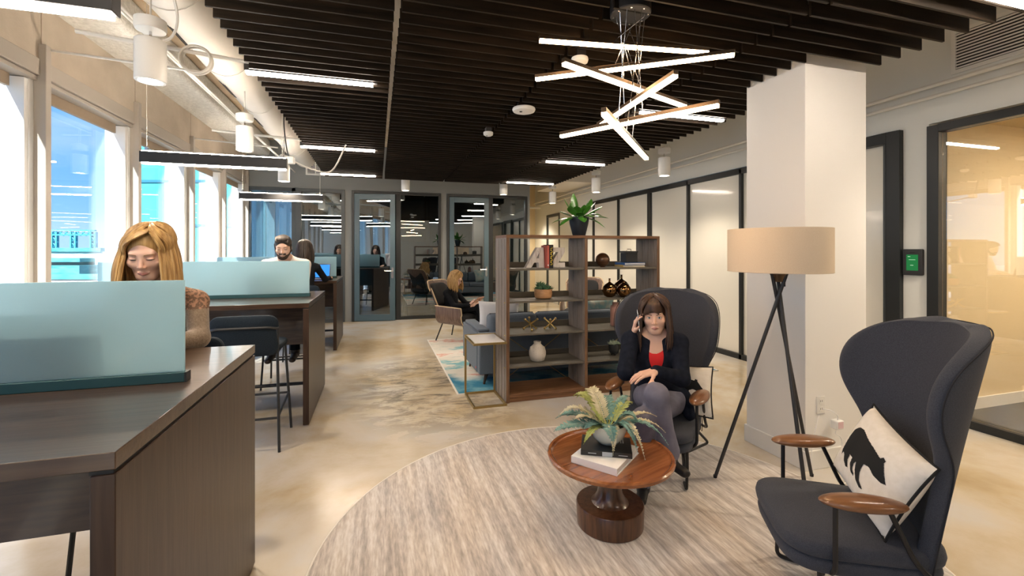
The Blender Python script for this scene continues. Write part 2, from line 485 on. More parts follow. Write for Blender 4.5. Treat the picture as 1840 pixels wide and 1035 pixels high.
struct('pane', MB().box(-0.165, -0.155, -0.98, 1.04, 0, 2.7), 'window_glass', w, smooth=False)
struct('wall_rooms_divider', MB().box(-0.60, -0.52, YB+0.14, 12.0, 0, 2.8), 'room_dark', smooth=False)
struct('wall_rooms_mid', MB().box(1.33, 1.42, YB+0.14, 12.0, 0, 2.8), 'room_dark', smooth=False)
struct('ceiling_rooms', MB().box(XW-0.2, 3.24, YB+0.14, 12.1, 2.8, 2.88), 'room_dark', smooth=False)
# glazing at far left of the back wall
p = sempty('partition_3', (0, YB, 0))
struct('frame', MB().box(-2.40, -2.33, -0.04, 0.06, 0, 2.68).box(-1.61, -1.54, -0.04, 0.06, 0, 2.68).box(-0.70, -0.63, -0.04, 0.06, 0, 2.68)
       .box(-2.33, -0.70, -0.04, 0.06, 2.61, 2.68).box(-2.33, -0.70, -0.04, 0.06, 0, 0.07), 'grey_frame', p, bev=0.003)
struct('mullion', MB().box(-1.54, -1.44, -0.05, 0.05, 0, 2.61), 'grey_frame', p, bev=0.003)
struct('pane', MB().box(-2.33, -1.61, 0, 0.012, 0.07, 2.61), 'dark_glass', p, smooth=False)
struct('pane', MB().box(-1.44, -0.70, 0, 0.012, 0.07, 2.61), 'dark_glass', p, smooth=False)
mat('door_blue', (0.07, 0.115, 0.14), 0.35)
mat('chrome', (0.75, 0.75, 0.76), 0.18, 1.0)
def glass_door(n, x0, xm, x1, ang):
    p = sempty('partition_%d' % n, (0, YB, 0))
    struct('frame', MB().box(x0, x0+0.05, -0.05, 0.07, 0, 2.67).box(x1-0.05, x1, -0.05, 0.07, 0, 2.67).box(x0+0.05, x1-0.05, -0.05, 0.07, 2.615, 2.67)
           .box(xm, xm+0.10, -0.05, 0.07, 0, 2.615).box(xm+0.10, x1-0.05, -0.05, 0.07, 0, 0.06), 'black_frame', p, bev=0.003)
    struct('pane', MB().box(xm+0.10, x1-0.05, 0, 0.012, 0.06, 2.615), 'dark_glass', p, smooth=False)
    d = sempty('door_%d' % (n-3), (x0+0.055, YB-0.03, 0)); w = xm-x0-0.062
    struct('door_leaf', MB().box(0, 0.10, -0.025, 0.025, 0.012, 2.605).box(w-0.10, w, -0.025, 0.025, 0.012, 2.605).box(0.10, w-0.10, -0.025, 0.025, 2.49, 2.605).box(0.10, w-0.10, -0.025, 0.025, 0.012, 0.14), 'door_blue', d, bev=0.003)
    struct('pane', MB().box(0.10, w-0.10, -0.006, 0.006, 0.14, 2.49), 'dark_glass', d, smooth=False)
    hp = MB(); hp.prism(rrect(w-0.075, w-0.03, 0.88, 1.10, 0.02), -0.035, -0.025)
    hp.v = [(x, z, y) for x, y, z in hp.v]
    hd = struct('handle', hp, 'chrome', d)
    struct('lever', MB().tube(fillet([(w-0.05, -0.03, 1.03), (w-0.05, -0.08, 1.03), (w-0.20, -0.08, 1.03)], 0.02), 0.011), 'chrome', hd)
    d.rotation_euler = (0, 0, -R(ang))
glass_door(4, -0.50, 0.37, 1.31, 9)
glass_door(5, 1.44, 2.36, 3.27, 3)
o = obj('wall_screen', MB().box(0.50, 1.02, YB+0.20, YB+0.24, 1.64, 2.58), 'slot_black', bev=0.004)
tag(o, 'black wall screen behind the glass beside the open blue door', 'screen')
# work table inside the second glazed room
wood('pale_oak', (0.50, 0.38, 0.24), (0.62, 0.49, 0.33), 'x', 0.5)
t = thing('trestle_table', 'pale wood trestle table inside the dark glazed room', 'table', (0.88, 10.5, 0))
obj('table_top', MB().box(-0.36, 0.40, -0.55, 0.55, 0.72, 0.75), 'room_dark', t, bev=0.004)
for s in (-1, 1):
    obj('leg', MB().tube([(-0.28, s*0.4, 0), (-0.26, s*0.4, 0.72)], 0.035), 'pale_oak', t)
    obj('leg', MB().tube([(0.38, s*0.4, 0), (0.16, s*0.4, 0.72)], 0.03), 'pale_oak', t)
    obj('stretcher', MB().tube([(-0.27, s*0.4, 0.42), (0.25, s*0.4, 0.42)], 0.025), 'pale_oak', t)

# ---- duct, soffit and pipes near the windows
t = thing('air_duct', 'long white round air duct running along the ceiling beside the windows', 'duct', (-1.37, 0, 3.30))
obj('duct_body', MB().tube([(0, YF+0.1, 0), (0, YB-0.02, 0)], 0.21, 24), 'duct_white', t)
for yy in [1.2, 2.4, 3.6, 4.8, 6.0, 7.2, 8.4]:
    obj('seam', MB().tube([(0, yy, 0), (0, yy+0.03, 0)], 0.216, 24), 'duct_white', t)
    for k, off in ((0, -0.035), (1, 0.035)):
        a = R(232) + off*3.2
        c = Vector((0.206*math.cos(a), yy+0.55, 0.206*math.sin(a)))
        tn = Vector((-math.sin(a), 0, math.cos(a))); nn = Vector((math.cos(a), 0, math.sin(a)))
        obj('slot', MB().obox(c, tn*0.014, Vector((0, 0.19, 0)), nn*0.008), 'slot_black', t)
o = obj('soffit_box', MB().box(-1.60, -0.86, 8.75, YB-0.01, 3.515, 3.598), 'duct_white', bev=0.01)
tag(o, 'flat white duct box meeting the grey back wall', 'duct')
def pipe(name, pts, r, label, m='pipe_white', rr=0.05, cat='pipe', n=8):
    o = obj(name, MB().tube(fillet(pts, rr), r, n), m); return tag(o, label, cat)
pipe('conduit', [(-1.62, YF+0.1, 3.03), (-1.62, 3.0, 3.03), (-1.60, 9.6, 3.03)], 0.012, 'thin white conduit running below the round duct on its window side')
pipe('conduit', [(-1.54, YF+0.1, 2.98), (-1.54, 9.6, 2.98)], 0.011, 'thin white conduit running lowest under the round duct')
pipe('conduit', [(-2.38, 4.24, 2.96), (-1.34, 4.22, 2.90)], 0.010, 'short grey conduit from the nearest window post to the duct')
pipe('conduit', [(-2.38, 7.02, 2.96), (-1.34, 7.0, 2.90)], 0.010, 'short grey conduit from the middle window post to the duct')
pipe('sprinkler_pipe', [(-1.75, 3.36, 2.78), (-0.84, 3.45, 2.735)], 0.014, 'grey sprinkler pipe crossing to the first lit slat panel')
pipe('sprinkler_pipe', [(-1.75, 5.70, 2.78), (-0.84, 5.72, 2.74)], 0.014, 'grey sprinkler pipe crossing to the second lit slat panel')
pipe('loop_cable', smooth_path([(-1.42, 2.98, 3.07), (-1.30, 2.92, 3.04), (-1.16, 3.0, 3.0), (-1.13, 3.1, 2.84), (-1.2, 3.2, 2.74), (-1.32, 3.24, 2.72)], 6), 0.008, 'white looping cable feeding the nearest ceiling can light', cat='cable')
pipe('power_cable', smooth_path([(-0.93, 5.2, 2.98), (-0.95, 5.25, 2.8), (-0.93, 5.28, 2.55), (-0.90, 5.3, 2.42)], 5), 0.007, 'black power cable dropping to the junction box above the middle desk', 'lamp_black', cat='cable')
pipe('power_cable', smooth_path([(-0.88, 5.32, 2.42), (-0.70, 5.45, 2.36), (-0.5, 5.5, 2.36), (-0.35, 5.55, 2.68)], 6), 0.009, 'white flexible cable from the junction box to the slats', cat='cable')
o = obj('junction_box', MB().box(-0.945, -0.855, 5.27, 5.36, 2.385, 2.46), 'can_white', bev=0.012)
tag(o, 'white junction box hanging above the end of the middle pendant', 'junction box')
cc = MB()
for k in range(5):
    a = [( -1.14 + 0.088*math.cos(2*PI*j/28), 3.42 + 0.012*(k-2), 2.70 + 0.088*math.sin(2*PI*j/28) + 0.004*(k % 3)) for j in range(28)]
    cc.tube(a, 0.007, 6, closed=True)
o = obj('cable_coil', cc, 'pipe_white'); tag(o, 'coiled loop of white cable hanging on the sprinkler pipe', 'cable')
pipe('conduit', [(4.55, YF+0.1, 2.86), (4.55, 12.8, 2.86)], 0.018, 'upper white conduit running along the right wall')
pipe('conduit', [(4.60, YF+0.1, 2.78), (4.60, 12.8, 2.78)], 0.016, 'lower white conduit running along the right wall')
pipe('sprinkler_pipe', [(3.45, 12.4, 2.70), (4.6, 12.4, 2.70)], 0.03, 'white pipe crossing the far corridor under the ceiling')
o = obj('soffit_box', MB().box(3.85, 4.64, 8.9, 10.6, 2.93, 3.2), 'duct_white', bev=0.01); tag(o, 'white duct box under the ceiling at the far right', 'duct')
# grilles
def grille(loc, axis, w, h, n, label):
    g = thing('vent_grille', label, 'vent', loc)
    def bx(a0, a1, d0, d1, z0, z1):
        return MB().box(d0, d1, a0, a1, z0, z1) if axis == 'y' else MB().box(a0, a1, d0, d1, z0, z1)
    obj('backing', bx(0.03, w-0.03, -0.006, -0.001, 0.03, h-0.03), 'slot_black', g)
    f = MB()
    for a in ((0, w, 0, 0.03), (0, w, h-0.03, h), (0, 0.03, 0.03, h-0.03), (w-0.03, w, 0.03, h-0.03), (w/2-0.008, w/2+0.008, 0.03, h-0.03)):
        b = bx(a[0], a[1], -0.02, -0.001, a[2], a[3]); f.add(b.v, b.f)
    obj('grille_frame', f, 'base_white', g)
    for k in range(n):
        z = 0.03 + (h-0.06)*(k+0.5)/n
        obj('slat', bx(0.03, w-0.03, -0.018, -0.006, z-0.0055, z+0.0055), 'base_white', g)
grille((XR, 1.05, 2.93), 'y', 1.50, 0.36, 12, 'long white louvred vent grille high on the right wall')
grille((-1.36, YB, 2.95), 'x', 0.36, 0.34, 10, 'square white vent grille high on the grey back wall')

# ---- suspended slat ceiling: four panels of dark slats
ZS = 2.68; SLH = 0.135; PITCH = 0.115
px = [(-0.83, 0.085, 'dark wood slat ceiling panel nearest the windows'), (0.122, 1.125, 'dark wood slat ceiling panel second from the windows'),
      (1.150, 2.150, 'dark wood slat ceiling panel third from the windows, above the round table'), (2.175, 3.20, 'dark wood slat ceiling panel nearest the right wall')]
LY = [1.42, 3.52, 5.75, 7.72]
for pi_, (x0, x1, lab) in enumerate(px):
    t = thing('slat_ceiling', lab, 'ceiling panel', ((x0+x1)/2, 4.3, ZS), 0, 'slat ceiling panels')
    full = MB().box(-(x1-x0)/2, (x1-x0)/2, -0.0065, 0.0065, 0, SLH).mesh('slat', 'slat_wood', False)
    cut = MB().box(-(x1-x0)/2, 2.69-(x0+x1)/2, -0.0065, 0.0065, 0, SLH).mesh('slat', 'slat_wood', False)
    y = 0.42
    while y < 8.12:
        c = pi_ == 3 and 2.25 < y < 2.78
        s = obj('slat', cut if c else full, None, t, loc=(0, y-4.3, 0))
        y += PITCH
    for xx in (x0+0.14, x1-0.14):
        obj('carrier', MB().box(xx-(x0+x1)/2-0.012, xx-(x0+x1)/2+0.012, -3.9, 3.82, SLH, SLH+0.03), 'slot_black', t)
# splice pins between panels: short black couplers
# ---- fixtures ----------------------------------------------------------------
def slat_light(x0, x1, y, label):
    t = thing('slat_light', label, 'ceiling light', ((x0+x1)/2, y, ZS-0.006), 0, 'linear lights between the ceiling slats'); w = (x1-x0)/2
    obj('housing', MB().box(-w, w, -0.022, 0.022, 0.006, 0.14), 'lamp_black', t)
    obj('diffuser', MB().box(-w+0.01, w-0.03, -0.019, 0.019, -0.012, 0.006), 'lamp_line', t)
near = ['outside the top of the view', 'nearest the camera', 'in the middle row', 'at the far end']
for k, y in enumerate([-0.75] + LY):  # first row is unseen, added behind the camera to brighten the room
    if k == 0: la, lb = 'unseen linear light added behind the camera on the window side', 'unseen linear light added behind the camera on the right side'
    else: la, lb = 'linear light in the slats on the window side, row %s' % ['one', 'two', 'three', 'four'][k-1], 'linear light in the slats on the right side, row %s' % ['one', 'two', 'three', 'four'][k-1]
    yy = 0.42 + round((y-0.42)/PITCH-0.5)*PITCH + PITCH/2
    slat_light(-0.87, 0.0, yy, la); slat_light(2.22, 3.14, yy, lb)
def desk_pendant(y, label):
    t = thing('linear_pendant', label, 'pendant light', (-1.38, y, 2.26), 0, 'linear pendants above the desks')
    obj('housing', MB().box(-0.575, 0.575, -0.028, 0.028, -0.05, 0.045), 'lamp_black', t, bev=0.003)
    obj('lower_diffuser', MB().box(-0.56, 0.56, -0.023, 0.023, -0.062, -0.0505), 'lamp_line', t)
    obj('upper_diffuser', MB().box(-0.56, 0.56, -0.023, 0.023, 0.0455, 0.052), 'lamp_line', t)
    for s in (-1, 1):
        obj('cable', MB().tube([(s*0.53, 0, 0.05), (s*0.53, 0, 1.33)], 0.0022, 5), 'pipe_white', t)
        obj('clip', MB().box(s*0.53-0.012, s*0.53+0.012, -0.012, 0.012, 0.052, 0.085), 'chrome', t)
desk_pendant(1.75, 'long black linear pendant above the nearest desk, cut by the picture edge')
desk_pendant(4.62, 'long black linear pendant above the middle desk')
desk_pendant(7.5, 'long black linear pendant above the farthest desk')
desk_pendant(-1.3, 'unseen linear pendant added behind the camera as extra light')  # extra pendant out of view, added only for its light
def can(x, y, z0, label, top=3.1, d=0.16, h=0.25, power=60, size=2.3):
    t = thing('can_light', label, 'ceiling light', (x, y, z0), 0, 'white cylinder can lights'); r = d/2
    obj('can_body', MB().lathe([(r-0.022, 0.012), (r-0.018, 0.0), (r-0.004, 0.0), (r, 0.004), (r, h-0.004), (r-0.004, h), (0, h)], 28), 'can_white', t)
    obj('lamp_lens', MB().lathe([(0, 0.012), (r-0.020, 0.012)], 24), 'lamp_can', t)
    obj('stem', MB().tube([(0, 0, h), (0, 0, h+0.06)], 0.008), 'chrome', t)
    obj('canopy', MB().lathe([(0, h+0.055), (r*0.95, h+0.06), (r*1.02, h+0.075), (r*1.02, h+0.125), (r*0.3, h+0.15), (0, h+0.15)], 24), 'can_white', t)
    if top: obj('mount_rod', MB().tube([(0, 0, h+0.15), (0, 0, top-z0)], 0.006), 'pipe_white', t)
    li = bpy.data.lights.new('can_lamp', 'SPOT'); li.energy = power; li.spot_size = size; li.spot_blend = 0.6; li.color = (1.0, 0.84, 0.64); li.shadow_soft_size = 0.05
    lo = bpy.data.objects.new('can_lamp', li); COL.objects.link(lo); lo.parent = t; lo.location = (0, 0, -0.01)
can(-1.32, 3.24, 2.475, 'large white can light nearest the camera by the windows', 3.092)
can(-1.31, 5.22, 2.475, 'white can light second from the camera by the windows', 3.092)
can(-1.33, 7.36, 2.475, 'white can light behind the middle pendant by the windows', 3.092)
can(0.52, 8.85, 2.60, 'white can light above the open blue glass door', 3.6, power=45)
can(2.45, 8.75, 2.58, 'white can light above the second glass door', 3.6, power=45)
can(3.78, 5.30, 2.475, 'white can light beside the column, nearest of the right row', 3.6)
can(3.70, 7.15, 2.475, 'white can light in the middle of the right row', 3.6)
can(3.65, 9.08, 2.475, 'white can light at the far end of the right row', 3.6)
can(4.05, 1.6, 2.60, 'unseen can light added above the armchair corner as extra light', 3.6, power=70)  # added can outside the frame, there for its light
can(4.05, 12.0, 2.5, 'white can light lighting the far corridor', 3.6, power=60)
def ceiling_disc(x, y, z, r, label, cat, nm):
    t = thing(nm, label, cat, (x, y, z))
    obj('dome', MB().lathe([(0, 0), (r*0.6, 0.002), (r*0.92, 0.012), (r, 0.028), (r*0.96, 0.04), (0, 0.042)], 28), 'can_white', t)
    obj('bracket', MB().box(-r*0.55, r*0.55, -0.03, 0.03, 0.042, 0.085), 'lamp_black', t)
    obj('sensor_eye', MB().lathe([(0, -0.004), (r*0.12, -0.002), (r*0.14, 0.004)], 12, (-r*0.35, -r*0.25, 0)), 'slot_black', t)
ceiling_disc(1.21, 3.67, 2.635, 0.10, 'white round access point under the slats, left of the pendant', 'access point', 'access_point')
ceiling_disc(1.07, 4.39, 2.60, 0.05, 'small white smoke detector under the slats', 'smoke detector', 'smoke_detector')
ceiling_disc(1.24, 2.62, 2.64, 0.055, 'small white detector behind the top bar of the pendant', 'smoke detector', 'smoke_detector')
# lamp inside the meeting room on the right (out of frame)
li = thing('room_panel_light', 'square ceiling light panel inside the meeting room', 'ceiling light', (5.9, 1.2, 2.56))
obj('panel_frame', MB().box(-0.32, 0.32, -0.32, 0.32, 0.02, 0.06), 'can_white', li)
obj('diffuser', MB().box(-0.29, 0.29, -0.29, 0.29, 0.005, 0.02), emit('lamp_room', (1.0, 0.84, 0.62), 60.0).name, li)
# ---- bar chandelier
CH = (1.27, 2.07)
t = thing('bar_chandelier', 'chandelier of six glowing bronze bars crossing at different angles above the round table', 'chandelier', (CH[0], CH[1], 2.70))
obj('canopy', MB().lathe([(0, -0.02), (0.10, -0.02), (0.105, -0.015), (0.105, 0.06), (0, 0.06)], 32), 'lamp_black', t)
for k in range(8):
    a = 2*PI*k/8 + 0.3
    obj('screw', MB().lathe([(0, -0.026), (0.005, -0.024), (0.006, -0.019)], 8, (0.088*math.cos(a), 0.088*math.sin(a), 0)), 'chrome', t)
bars = [(2.54, -8, 0.95, 0.0, 0.04), (2.42, -35, 1.02, 0, 0.02), (2.30, 21, 1.0, 0, -0.02), (2.215, 86, 0.83, 0, 0), (2.125, -57, 0.88, 0, 0), (2.02, 47, 1.02, -0.03, -0.04)]
for k, (z, yaw, Ln, dx, dy) in enumerate(bars):
    b = obj('light_bar', MB().box(-Ln/2, Ln/2, -0.011, 0.011, 0.0, 0.020), 'bronze', t, loc=(dx, dy, z-2.70), rot=(0, 0, R(yaw)), bev=0.002)
    obj('diffuser', MB().box(-Ln/2+0.004, Ln/2-0.004, -0.0112, 0.0112, -0.014, 0.001), 'lamp_warm', b)
    for s in (-1, 1):
        cxy = Vector((dx, dy, 0)) + Matrix.Rotation(R(yaw), 3, 'Z') @ Vector((s*0.07, 0, 0))
        a = 2*PI*k/6 + s*0.25
        obj('cable', MB().tube([(0.075*math.cos(a), 0.075*math.sin(a), -0.02), (cxy.x, cxy.y, z-2.70+0.020)], 0.0022, 5), 'chrome', t)
# ================================================================== OUTSIDE THE WINDOWS
S_, C_ = math.sin(YAW), math.cos(YAW)
mat('street', (0.30, 0.33, 0.34), 0.9, col2=(0.45, 0.47, 0.46), scale=0.05)
mat('teal_glass', (0.05, 0.33, 0.38), 0.25, col2=(0.09, 0.42, 0.47), scale=0.25, detail=2)
mat('teal_line', (0.02, 0.16, 0.24), 0.5)
mat('stadium_green', (0.03, 0.20, 0.22), 0.7, col2=(0.10, 0.32, 0.33), scale=0.3, stretch=(1, 1, 4), detail=6)
mat('stadium_pale', (0.50, 0.62, 0.62), 0.7, col2=(0.20, 0.38, 0.40), scale=0.4, stretch=(1, 1, 5), detail=7)
mat('truss_teal', (0.05, 0.30, 0.38), 0.6)
mat('brick_pale', (0.45, 0.40, 0.36), 0.8, col2=(0.55, 0.50, 0.46), scale=0.5)
struct('ground_outside', MB().box(-400, -6, -150, 420, -9.2, -9.0), 'street', smooth=False)
def outp(u, D):
    l = (u-920)/FPX*D
    return Vector((D*S_ + l*C_, D*C_ - l*S_, 0))
# teal office block across the street
a = outp(236, 34); b = outp(441, 34); dv = (b-a); Lb = dv.length; ang = math.atan2(dv.y, dv.x)
t = thing('office_block', 'teal glass office block across the street', 'building', (a.x, a.y, -9), ang)
obj('facade', MB().box(0, Lb, 0, 2, 0, 30), 'teal_glass', t)
for k in range(10):
    obj('floor_line', MB().box(0, Lb, -0.12, 0, 12.25+(k-4)*3.35, 12.45+(k-4)*3.35), 'teal_line', t)
for k in range(4):
    obj('pier', MB().box(k*2.6, k*2.6+0.5, -0.10, 0, 0, 30), 'stadium_pale', t)
# stadium
a = outp(55, 170); b = outp(196, 170); dv = b-a; ang = math.atan2(dv.y, dv.x); Ls = dv.length
t = thing('stadium', 'distant green stadium with tall steel scoreboard frames', 'stadium', (a.x, a.y, -9), ang)
obj('grandstand', MB().box(0, Ls, 0, 30, 0, 10.0), 'stadium_pale', t)
obj('roof_band', MB().box(0, Ls*0.92, -1, 30, 10.0, 11.4), 'stadium_green', t)
obj('lower_stand', MB().box(Ls*0.15, Ls*0.88, -8, 0, 0, 5.0), 'stadium_green', t)
obj('concourse', MB().box(Ls*0.1, Ls*0.82, -6, 0, 6.2, 7.6), 'stadium_green', t)
def truss(x0, x1, z0, z1, par):
    m = MB(); vert = (x1-x0) < (z1-z0)
    w = min(x1-x0, z1-z0)
    if vert:
        m.box(x0, x0+0.5, 3, 4, z0, z1); m.box(x1-0.5, x1, 3, 4, z0, z1); z = z0
        while z < z1-w: m.tube([(x0, 3.5, z), (x1, 3.5, z+w)], 0.25, 4); m.tube([(x1, 3.5, z), (x0, 3.5, z+w)], 0.25, 4); z += w
    else:
        m.box(x0, x1, 3, 4, z0, z0+0.5); m.box(x0, x1, 3, 4, z1-0.5, z1); x = x0
        while x < x1-w: m.tube([(x, 3.5, z0), (x+w, 3.5, z1)], 0.25, 4); m.tube([(x, 3.5, z1), (x+w, 3.5, z0)], 0.25, 4); x += w
    return obj('truss', m, 'truss_teal', par)
for q in (0.155, 0.40, 0.66): truss(Ls*q, Ls*q+2.2, 11.4, 17.6, t)
truss(Ls*0.155, Ls*0.72, 16.2, 18.4, t)
t = thing('low_building', 'pale low roof outside below the windows', 'building', tuple(outp(60, 60) + Vector((0, 0, -9))), ang)
obj('roof_slab', MB().box(-4, 34, 0, 12, 4.0, 6.6), 'brick_pale', t)
obj('parapet', MB().box(-4, 34, -0.3, 0.2, 6.6, 7.3), 'stadium_green', t)
t = thing('narrow_tower', 'narrow teal tower at the edge of the window view', 'building', tuple(outp(199, 120) + Vector((0, 0, -9))), ang)
obj('tower_body', MB().box(0, 5, 0, 6, 0, 16.5), 'teal_glass', t)
for k in range(9): obj('floor_line', MB().box(0, 5, -0.15, 0, 1.5*k+2, 1.5*k+2.3), 'stadium_pale', t)

# ================================================================== DESKS
wood('desk_dark', (0.030, 0.015, 0.009), (0.070, 0.039, 0.023), 'x', 0.28, 0.5, 1.0)
wood('desk_end', (0.028, 0.015, 0.010), (0.058, 0.034, 0.023), 'z', 0.36, 0.08, 1.0, spec=0.35)
mat('channel_teal', (0.02, 0.075, 0.085), 0.4)
m_, t_, o_ = _new('frosted_screen')
_p = t_.nodes.new('ShaderNodeBsdfPrincipled'); _p.inputs['Base Color'].default_value = (0.70, 0.93, 1.0, 1); _p.inputs['Roughness'].default_value = 0.42
_p.inputs['Transmission Weight'].default_value = 0.55; _p.inputs['IOR'].default_value = 1.12
_tl = t_.nodes.new('ShaderNodeBsdfTranslucent'); _tl.inputs[0].default_value = (0.70, 0.93, 1.0, 1)
_mx = t_.nodes.new('ShaderNodeMixShader'); _mx.inputs[0].default_value = 0.5
t_.links.new(_p.outputs[0], _mx.inputs[1]); t_.links.new(_tl.outputs[0], _mx.inputs[2]); t_.links.new(_mx.outputs[0], o_.inputs[0])
mat('dark_metal', (0.02, 0.022, 0.024), 0.4)
def desk(y0, y1, label, slabel, xr=-0.54):
    t = thing('standing_desk', label, 'desk', (-1.4, (y0+y1)/2, 0), 0, 'dark wood bar height desks')
    h = (y1-y0)/2; xl = -0.93; xe = xr+1.4
    obj('desktop', MB().box(xl, xe, -h, h, 0.978, 1.016), 'desk_dark', t, bev=0.002)
    obj('reveal', MB().box(xe-0.05, xe-0.006, -h+0.006, h-0.006, 0.968, 0.978), 'slot_black', t)
    obj('end_panel', MB().box(xe-0.046, xe, -h, h, 0.012, 0.968), 'desk_end', t, bev=0.002)
    obj('end_panel', MB().box(xl, xl+0.046, -h, h, 0.012, 0.978), 'desk_end', t, bev=0.002)
    for yy in (-h+0.04, h-0.04):
        obj('foot', MB().lathe([(0, 0), (0.014, 0), (0.014, 0.012), (0, 0.012)], 12, (xe-0.023, yy, 0)), 'chrome', t)
    obj('modesty_panel', MB().box(xl+0.046, xe-0.046, -0.012, 0.012, 0.57, 0.977), 'desk_dark', t)
    obj('footrail', MB().tube([(xl+0.046, 0, 0.20), (xe-0.046, 0, 0.20)], 0.016), 'dark_metal', t)
    pb = obj('power_strip', MB().box(-0.28, 0.10, -0.10, -0.03, 0.935, 0.976), 'can_white', t, bev=0.004)
    for k in range(3): obj('socket', MB().box(-0.24+k*0.11, -0.17+k*0.11, -0.104, -0.099, 0.945, 0.966), 'slot_black', pb)
    s = thing('desk_screen', slabel, 'desk screen', (-1.4, (y0+y1)/2, 1.016), 0, 'frosted desk dividers')
    obj('channel', MB().box(-0.85, 0.79, -0.018, 0.018, 0.0, 0.032), 'channel_teal', s, bev=0.002)
    obj('channel_cap', MB().box(0.79, 0.796, -0.018, 0.018, 0.0, 0.032), 'dark_metal', s)
    obj('frosted_panel', MB().box(-0.85, 0.785, -0.006, 0.006, 0.032, 0.335), 'frosted_screen', s, bev=0.0015)
    return t
desk(1.17, 2.32, 'dark wood bar height desk nearest the camera', 'frosted glass divider on the nearest desk')
desk(4.02, 5.20, 'dark wood bar height desk in the middle, with an empty stool', 'frosted glass divider on the middle desk')
desk(6.90, 8.15, 'dark wood bar height desk farthest away, by the grey back wall', 'frosted glass divider on the farthest desk', -0.56)

# ---- bar stools
mat('stool_fabric', (0.010, 0.017, 0.026), 0.8, col2=(0.018, 0.027, 0.038), scale=250, spec=0.2)
def soft_pad(w, d, h, nx=8, ny=8, puff=0.3):
    """flat cushion centred at origin, thickness h"""
    m = MB(); out = rrect(-w/2, w/2, -d/2, d/2, min(w, d)*0.22, 5)
    rings = [(0.90, -h/2), (0.985, -h*0.36), (1.0, 0), (0.985, h*0.36), (0.90, h/2)]
    n = len(out); vs = []; fs = []
    for s, z in rings: vs += [(x*s if abs(x) > 0 else 0, y*s, z) for x, y in out]
    for i in range(len(rings)-1):
        for k in range(n): fs.append((i*n+k, i*n+(k+1) % n, (i+1)*n+(k+1) % n, (i+1)*n+k))
    vs.append((0, 0, -h/2)); vs.append((0, 0, h/2*(1+puff))); a, b = len(vs)-2, len(vs)-1
    # inner ring for a smoother crown
    for s, z in ((0.5, -h/2), (0.5, h/2*(1+puff*0.7))): vs += [(x*s, y*s, z) for x, y in out]
    i0 = a+2; i1 = i0+n; top = (len(rings)-1)*n
    for k in range(n):
        k2 = (k+1) % n
        fs.append((k2, k, i0+k, i0+k2)); fs.append((i0+k2, i0+k, a))
        fs.append((top+k, top+k2, i1+k2, i1+k)); fs.append((i1+k, i1+k2, b))
    return m.add(vs, fs)
def bar_stool(loc, rotz, label):
    t = thing('bar_stool', label, 'stool', loc, rotz, 'black bar stools at the desks')
    obj('seat', soft_pad(0.44, 0.40, 0.055), 'stool_fabric', t, loc=(0, 0.0, 0.735), sub=1)
    bk = soft_pad(0.44, 0.30, 0.05)
    bm = MB(); bm.add([(x, -0.215 - z - 0.10*(x*x)*-3.0*0 + 0.35*x*x*0.9 - 0.10*(y+0.1), 0.84 + y) for x, y, z in bk.v], bk.f)
    obj('backrest', bm, 'stool_fabric', t, sub=1)
    legs = {}
    for sx in (-1, 1):
        for sy in (-1, 1):
            top = (sx*0.19, sy*0.17, 0.72); ft = (sx*0.225, sy*0.235, 0.0)
            if sy < 0:
                obj('leg', MB().tube(fillet([(sx*0.225, -0.235, 0), (sx*0.205, -0.19, 0.70), (sx*0.215, -0.235, 0.90)], 0.05), 0.010), 'dark_metal', t)
            else:
                obj('leg', MB().tube([ft, top], 0.010), 'dark_metal', t)
    obj('back_rail', MB().tube(fillet([(-0.213, -0.235, 0.89), (-0.17, -0.272, 0.905), (0.17, -0.272, 0.905), (0.213, -0.235, 0.89)], 0.04), 0.009), 'dark_metal', t)
    z = 0.30; k = 0.225 - 0.035*z/0.72; ky = 0.235 - 0.065*z/0.72
    for a, b in (((-k, ky, z), (k, ky, z)), ((-k, -ky, z-0.06), (k, -ky, z-0.06)), ((-k, -ky, z-0.06), (-k, ky, z)), ((k, -ky, z-0.06), (k, ky, z))):
        obj('footrest', MB().tube([a, b], 0.009), 'dark_metal', t)
    obj('seat_frame', MB().tube([(0.19, 0.17, 0.712), (-0.19, 0.17, 0.712), (-0.2, -0.18, 0.70), (0.2, -0.18, 0.70)], 0.009, closed=True), 'dark_metal', t)
    return t
bar_stool((-0.90, 3.80, 0), 0.0, 'empty black bar stool in front of the middle desk')
bar_stool((-1.00, 2.52, 0), PI, 'black bar stool under the blonde woman at the nearest desk')
bar_stool((-0.93, 5.42, 0), PI, 'black bar stool under the bearded man at the middle desk')
bar_stool((-0.95, 6.66, 0), 0.0, 'black bar stool under the dark haired woman at the farthest desk')
bar_stool((-1.75, 6.70, 0), 0.0, 'empty black bar stool nearest the windows at the farthest desk')
# ---- laptops
mat('laptop_grey', (0.10, 0.11, 0.12), 0.35, 0.6)
emit('screen_blue', (0.05, 0.30, 0.95), 0.9)
emit('screen_pale', (0.6, 0.75, 0.9), 0.6)
def laptop(loc, rotz, label, sm):
    t = thing('laptop', label, 'laptop', loc, rotz)
    obj('laptop_base', MB().box(-0.16, 0.16, -0.11, 0.11, 0, 0.014), 'laptop_grey', t, bev=0.003)
    obj('keyboard', MB().box(-0.14, 0.14, -0.02, 0.09, 0.014, 0.0155), 'slot_black', t)
    a = R(14); c = Vector((0, 0.11 + 0.11*math.sin(a), 0.014 + 0.11*math.cos(a)))
    up = Vector((0, math.sin(a), math.cos(a))); nn = Vector((0, -math.cos(a), math.sin(a)))
    l = obj('lid', MB().obox(c, (0.16, 0, 0), up*0.11, nn*0.004), 'laptop_grey', t, bev=0.002)
    obj('display', MB().obox(c + nn*0.0048, (0.148, 0, 0), up*0.097, nn*0.0006), sm, l)
    return t
